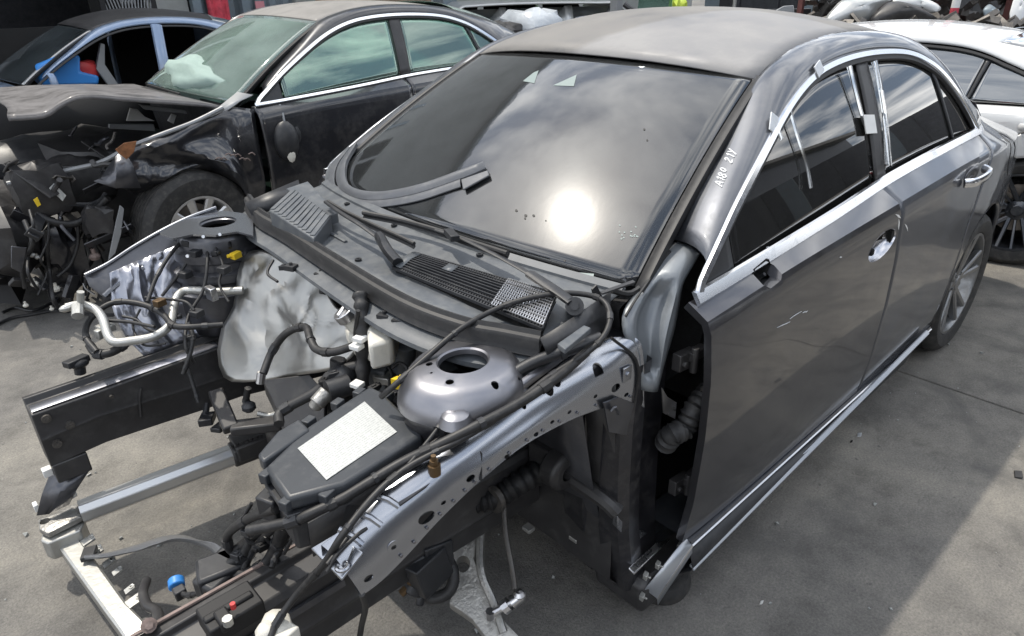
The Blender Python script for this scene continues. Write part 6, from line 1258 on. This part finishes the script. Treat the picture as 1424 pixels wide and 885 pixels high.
# silver wagon
def PDz(u, v, d): p = PD(u, v, d); return p
wl, wr = PD(636, 10, 9.6), PD(852, 18, 10.2); ax = Vector((wr.x - wl.x, wr.y - wl.y, 0)); WLn = ax.length; ax.normalize(); H5 = math.atan2(ax.y, ax.x); nrm = Vector((ax.y, -ax.x, 0))
if nrm.dot(C - wl) < 0: nrm = -nrm
wg = thing('silver_wagon', 'silver wagon with dark windows behind the grey car roof', 'car', (wl.x, wl.y, 0), H5)
ly = 1 if Vector((-sin(H5), cos(H5), 0)).dot(nrm) > 0 else -1
zr = 1.27; sc_ = WLn
def KW(name, mb, mt, par=None, **k): return mb.build(name, mt, par or wg, W=lambda p: Vector((p.x, p.y * ly, p.z)), **k)
prof = [(-1.6, .78), (-.55, .80), (0, 1.20), (.25, 1.255), (1.1, zr), (2.1, zr - .02), (2.45, 1.21), (2.75, .86), (2.85, .40)]
rows = [[Vector((x, -y - .0, z + .05 * (1 - ((y + .8) / .8) ** 2) - (0 if 0 < x < 2.5 else .0))) for y in [-1.6 * k / 10 for k in range(11)]] for x, z in crv([(x, z, 0) for x, z in prof], 4) for x, z in [(x, z)]] if False else []
pc = crv([Vector((x, 0, z)) for x, z in prof], 4)
rows = [[Vector((p.x, 0 - 1.6 * k / 10 + .0, p.z + .04 * (1 - (k / 5 - 1) ** 2))) for k in range(11)] for p in pc]
KW('roof_and_bonnet', MB().grid(rows), 'paint_silver', solid=.02, smooth=50)
b = MB(); b.grid([[Vector((x, .06, .25)), Vector((x, .10, .55)), Vector((x, .06, .80))] for x in (-1.6, -.6, 0, 1, 2, 2.85)]); b.grid([[Vector((x, -1.66, .25)), Vector((x, -1.70, .55)), Vector((x, -1.66, .80))] for x in (-1.6, -.6, 0, 1, 2, 2.85)]); KW('body_sides', b, 'paint_silver', solid=.01)
for (xa_, xb2, xc2, xd2) in ((-.40, .62, .08, .62), (.72, 1.62, .72, 1.60), (1.74, 2.60, 1.72, 2.34)):
    for yy, kk in ((.06, .16), (-1.66, -.16)):
        b = MB(); b.add([(xa_, yy, .82), (xb2, yy, .82), (xd2, yy - kk * .9, 1.20), (xc2, yy - kk * .9, 1.20)], [(0, 1, 2, 3)]); KW('window', b, 'grey_glass' if yy > 0 else 'side_glass', solid=.006)
for xp in ((.62, .72, .62, .72), (1.62, 1.74, 1.60, 1.72), (2.60, 2.72, 2.34, 2.46), (-.52, -.40, -.02, .08)):
    b = MB(); b.add([(xp[0], .064, .80), (xp[1], .064, .80), (xp[3], -.08, 1.22), (xp[2], -.08, 1.22)], [(0, 1, 2, 3)]); KW('pillar', b, 'paint_silver', solid=.02)
b = MB(); b.box(-1.5, 2.7, -1.55, -.05, .22, .80); KW('body_core', b, 'black', smooth=0)
for x in (-.95, 1.95):
    wheel(wg, (x, .0, .31), ly, lambda p: p, 'ten') if False else None
    for yy, sg in ((-.04, 1), (-1.56, -1)): b = MB(); b.lathe([(.2, -.09), (.30, -.1), (.31, 0), (.30, .1), (.2, .09), (.001, .05)], (x, yy, .31), axis='y', n=28); KW('wheel', b, 'tyre', smooth=40)
# bagged engine in front of it
eg = thing('bagged_engine', 'engine wrapped in a crinkled clear plastic bag behind the grey car roof', 'engine', PD(740, 40, 8.0) * 1)
eg.location.z = 0; q = PD(742, 36, 8.0); KE = lambda n, mb, mt, par=None, **k: mb.build(n, mt, eg, **k)
lump(q + Vector((0, 0, -.02)), (.27, .30, .19), 'plastic_bag', 'paper_bag', 31, k=.35, Kf=KE); lump(Vector((q.x, q.y, .5)), (.36, .36, .36), 'engine_block', 'steel_dark', 32, Kf=KE); b = MB(); b.box(q.x - .45, q.x + .45, q.y - .45, q.y + .45, 0, .14); KE('pallet', b, 'wood')
lump(PD(705, 47, 7.9) + Vector((0, 0, 0)), (.22, .22, .12), 'loose_hose', 'black_panel', 33, k=.4, Kf=KE)
# bush behind
bp_ = PD(770, 0, 13); rg = random.Random(8); bu = thing('leafy_bush', 'green leafy bush behind the silver wagon', 'bush', (bp_.x, bp_.y, 0)); b = MB()
for k in range(900):
    a, r_ = rg.uniform(0, 2 * pi), rg.uniform(0, 1) ** .5; p = Vector((bp_.x + 1.2 * r_ * cos(a), bp_.y + .8 * r_ * sin(a), rg.uniform(.5, 2.1))); d = Vector((rg.gauss(0, 1), rg.gauss(0, 1), rg.gauss(0, 1))).normalized() * .07; e = d.orthogonal().normalized() * .03; b.add([p - d, p + e, p + d, p - e], [(0, 1, 2, 3)])
lf = b.build('foliage', 'leaf', bu, smooth=0); lf['kind'] = 'stuff'; MB().tube([Vector((bp_.x, bp_.y, 0)), Vector((bp_.x + .05, bp_.y, .8))], (lambda t: .05 - .02 * t), 8).build('stem', 'wood', bu)
# posts, barrier beam, leaning glass, racks
def post(u, d, w_, mt, name, label, cat, h=2.6, sgn=None):
    p = PD(u, 10, d); b_ = MB(); b_.box(p.x - w_ / 2, p.x + w_ / 2, p.y - w_ / 2, p.y + w_ / 2, 0, h); b_.box(p.x - w_, p.x + w_, p.y - w_, p.y + w_, 0, .02); return tag(b_.build(name, mt, bevel=.004), label, cat)
post(857, 9.2, .12, 'grey_paint', 'steel_post', 'grey steel post right of the silver wagon', 'post'); post(1012, 9.4, .17, 'black', 'steel_post', 'thick black post in the black barrier', 'post'); post(1021, 8.8, .035, 'old_alu', 'thin_pole', 'thin pale pole beside the thick black post', 'pole')
post(1396, 8.4, .045, 'bright_white', 'thin_pole', 'thin white pole at the far right above the white car', 'pole')
br = thing('barrier', 'low black barrier behind the grey car roof', 'barrier', PD(1000, 20, 9.2) * 1); br.location.z = 0
a, c_ = PD(866, 25, 9.2), PD(1125, 24, 9.2); zz = a.z - .02; b = MB(); b.bar(Vector((a.x, a.y, zz - .02)), Vector((c_.x, c_.y, zz - .02)), .08, .22); b.build('beam', 'black_panel', br, bevel=.005)
for t in (.02, .35, .7, .98): p = a.lerp(c_, t); b = MB(); b.box(p.x - .04, p.x + .04, p.y - .04, p.y + .04, 0, zz - .1); b.build('post', 'black', br, smooth=0)
q = [PD(u, v, 9.6) for u, v in ((878, 14), (890, -14), (936, -16), (938, 12))]; b = MB(); gd = Vector((0, 0, -1.05)); b.prism([q[1], q[2], Vector((q[3].x, q[3].y, .05)), Vector((q[0].x, q[0].y, .05))], RF * .012); tag(b.build('loose_windscreen', 'green_side', bevel=.003), 'pale green windscreen pane leaning behind the black barrier', 'glass')
q = PD(884, 14, 9.0); b = MB(); b.tube([PD(868, 6, 9.0), PD(880, 14, 9.0), PD(898, 20, 9.0)], .035, 8, 4); b.cyl(PD(898, 20, 9.0), Vector((PD(898, 20, 9.0).x, PD(898, 20, 9.0).y, 0)), .03, 8); tag(b.build('bent_arm', 'plastic'), 'bent black metal arm with a pale tip by the grey post', 'arm')
lb = thing('lime_sack', 'lime green sack behind the black barrier', 'sack', PD(944, 4, 9.9) * 1); lb.location.z = 0; p = PD(944, 2, 9.9); lump(Vector((p.x, p.y, .65)), (.13, .13, .62), 'sack_body', 'lime', 41, lb, Kf=lambda n, mb, mt, par, **k: mb.build(n, mt, par, **k))
gp = thing('grey_door_card', 'pale grey plastic door card standing on end behind the roof', 'door card', PD(1090, 18, 7.6) * 1); gp.location.z = 0
b = MB(); b.prism([PD(u, v, 7.6) for u, v in ((1077, 27), (1079, 14), (1090, 8), (1104, 7), (1106, 27))] + [Vector((PD(1106, 27, 7.6).x, PD(1106, 27, 7.6).y, 0)), Vector((PD(1077, 27, 7.6).x, PD(1077, 27, 7.6).y, 0))], RF * .05); b.build('panel_body', 'grey_paint', gp, bevel=.01)
# yard wall behind everything
yw = thing('yard_wall', 'long dark corrugated yard wall at the back', 'wall', (-16, 0, 0))
for k in range(70):
    y = -9.0 + .5 * k; b = MB(); b.box(-15.9 + (.05 if k % 2 else 0), -15.82 + (.05 if k % 2 else 0), y, y + .495, 0, 2.6); b.build('wall_sheet', 'shutter' if k % 5 == 0 else 'bay_dark', yw, smooth=0)
# parts rack and scrap
rk = thing('parts_rack', 'brown steel rack full of parts behind the white car', 'rack', PD(1270, 10, 8.6) * 1); rk.location.z = 0
ra, rb = PD(1112, 20, 8.6), PD(1500, 20, 8.2); rg = random.Random(14)
for t in (0, .25, .5, .75, 1.): p = ra.lerp(rb, t); b = MB(); b.box(p.x - .03, p.x + .03, p.y - .03, p.y + .03, 0, 2.4); b.build('upright', 'scrap_red', rk, smooth=0)
for z in (.35, .92, 1.6): b = MB(); b.bar(Vector((ra.x, ra.y, z)), Vector((rb.x, rb.y, z)), .7, .04); b.build('shelf', 'scrap_red', rk, smooth=0)
b = MB()
for k in range(260):
    p = ra.lerp(rb, rg.random()); z = rg.choice((.40, .97)) + rg.uniform(0, .32); d = Vector((rg.gauss(0, 1), rg.gauss(0, 1), rg.gauss(0, 1))).normalized(); e = d.orthogonal().normalized(); g = d.cross(e); b.obox(Vector((p.x + rg.uniform(-.25, .25), p.y + rg.uniform(-.25, .25), z + .05)), d * rg.uniform(.03, .12), e * rg.uniform(.02, .07), g * rg.uniform(.01, .05))
sp_ = b.build('rack_contents', 'steel_dark', rk, smooth=0); sp_['kind'] = 'stuff'
# separate panels in front of the rack
def pan(name, label, cat, uv, d, mt, th=.04, bulge=.05, foot=True):
    t_ = thing(name, label, cat, PD(sum(p[0] for p in uv) / len(uv), sum(p[1] for p in uv) / len(uv), d)); q_ = [PD(u, v, d) for u, v in uv]; cen = sum(q_, Vector()) / len(q_); rows_ = [[cen.lerp(p, f) - RF * (bulge * (1 - f * f)) for p in crv(q_, 3, True)] for f in (.02, .3, .6, .85, 1)]
    MB().grid(rows_, cu=True).build(name + '_skin', mt, t_, solid=th, smooth=50); return t_
pan('silver_fender', 'silver fender panel lying on the scrap pile behind the roof', 'fender', [(1146, 36), (1160, 10), (1180, -2), (1240, -4), (1222, 14), (1205, 34)], 7.6, 'paint_silver', bulge=.12)
pan('black_bumper', 'black torn bumper cover right of the silver fender', 'bumper', [(1212, 34), (1228, 8), (1250, 2), (1285, 14), (1300, 30)], 7.5, 'black_panel', bulge=.12)
pan('white_bonnet_edge', 'white curved panel edge above the black bumper cover', 'panel', [(1238, 6), (1262, -4), (1300, 10), (1302, 16), (1280, 10)], 7.7, 'paint_white', bulge=.03)
pan('grey_bracket', 'blue-grey star shaped bracket in front of the rack', 'bracket', [(1368, 12), (1376, 6), (1386, 12), (1390, 16), (1382, 28), (1372, 28), (1367, 18)], 7.6, 'steel_blue', bulge=.05)
pan('leaning_sheet', 'white panel leaning at the far right edge', 'panel', [(1402, 30), (1412, -6), (1424, -8), (1418, 30)], 7.8, 'paint_white', bulge=.02); pan('leaning_sheet', 'second white panel at the extreme right edge', 'panel', [(1421, 30), (1427, -8), (1450, -8), (1450, 30)], 7.8, 'paint_white', bulge=.02)
sc = thing('scrap_heap', 'heap of dark scrap parts under the silver fender and bumper', 'scrap', PD(1260, 40, 7.6) * 1); sc.location.z = 0; b = MB(); rg = random.Random(15)
for k in range(420):
    t = rg.random(); p = PD(1120, 30, 7.7).lerp(PD(1460, 30, 7.5), t); z = rg.uniform(.05, 1.08); d = Vector((rg.gauss(0, 1), rg.gauss(0, 1), rg.gauss(0, .5))).normalized(); e = d.orthogonal().normalized(); g = d.cross(e); b.obox(Vector((p.x + rg.uniform(-.3, .3), p.y + rg.uniform(-.3, .3), z)), d * rg.uniform(.06, .2), e * rg.uniform(.03, .12), g * rg.uniform(.01, .05))
hp_ = b.build('scrap_pieces', 'steel_dark', sc, smooth=0); hp_['kind'] = 'stuff'
rw_ = thing('striped_pole', 'red and white striped pole behind the white car roof', 'pole', PD(1326, 20, 7.9) * 1); rw_.location.z = 0; p = PD(1326, 20, 7.9)
for k in range(12): b = MB(); b.cyl(Vector((p.x, p.y, .2 * k)), Vector((p.x, p.y, .2 * k + .2)), .045, 14); b.build('pole_band', 'red_cloth' if k % 2 else 'bright_white', rw_)
# wall on the near side of the yard, seen only in the door's reflections
nw = thing('opposite_shed', 'long low shed on the other side of the yard', 'building', (-6, 11, 0)); b = MB(); b.box(-22, 9, 9.5, 15, 0, 3.8); b.build('shed_wall', 'bay_dark', nw, smooth=0); b = MB(); b.box(-22.2, 9.2, 9.0, 15.2, 3.8, 3.95); b.build('shed_roof', 'roof_dusty', nw, smooth=0)

# grit and chips on the concrete
rg = random.Random(21); b = MB()
for k in range(520):
    x, y = rg.uniform(-3.2, 1.6), rg.uniform(-3.0, 2.6); r_ = abs(rg.gauss(0, .004)) + .002; d = Vector((rg.gauss(0, 1), rg.gauss(0, 1), rg.gauss(0, .4))).normalized(); e = d.orthogonal().normalized(); g = d.cross(e); c_ = Vector((x, y, r_ * .4)); b.add([c_ + d * r_, c_ + e * r_ * .8, c_ - d * r_ * .9, c_ - e * r_, c_ + g * r_ * .6, c_ - g * r_ * .6], [(0, 1, 4), (1, 2, 4), (2, 3, 4), (3, 0, 4), (1, 0, 5), (2, 1, 5), (3, 2, 5), (0, 3, 5)])
gr = b.build('grit', 'wall_grey', smooth=0); gr['kind'] = 'stuff'; gr['label'] = 'loose grit and small chips scattered on the concrete'; gr['category'] = 'grit'
for u, v, w_, mt, nm, lb_ in ((1195, 605, .012, 'tape', 'plastic_scrap', 'small pale plastic scrap on the shaded concrete beside the sill'), (1184, 614, .006, 'black', 'rubber_scrap', 'small black rubber scrap next to the pale scrap by the sill'), (1059, 838, .006, 'bright_white', 'paper_scrap', 'tiny white paper scrap on concrete below the door'), (124, 660, .007, 'bright_white', 'chip', 'tiny white chip on the ground right of the front rail'), (1416, 660, .02, 'rubber', 'rubber_lump', 'dark rubber lump on sunlit concrete at the right edge')):
    q = P(u, v, z=.004); b = MB(); b.obox(q, (w_, w_ * .3, 0), (-w_ * .2, w_ * .5, .002), (0, .001, .003)); tag(b.build(nm, mt, bevel=.001), lb_, nm.replace('_', ' '))

# two unseen cars mirrored in the grey car; the silver one is added for that
for lx, ly_, hd, pm, lab in ((-3.4, 6.6, rad(-88), 'paint_white', 'white sedan facing the grey car from across the yard'), (-7.2, 6.8, rad(-94), 'paint_silver', 'unseen silver sedan added beside the white one for door reflections')):
    cx_ = thing('parked_sedan', lab, 'car', (lx, ly_, 0), hd, 'cars parked across the yard')
    shell(cx_, idn, dict(paint=pm, glass='grey_glass', side='grey_glass', chrome=False, front=True, cabin=False))
    for x_ in (0, XR):
        for sg in (1, -1): wheel(cx_, (x_, sg * .765, .325), sg, idn, 'five')
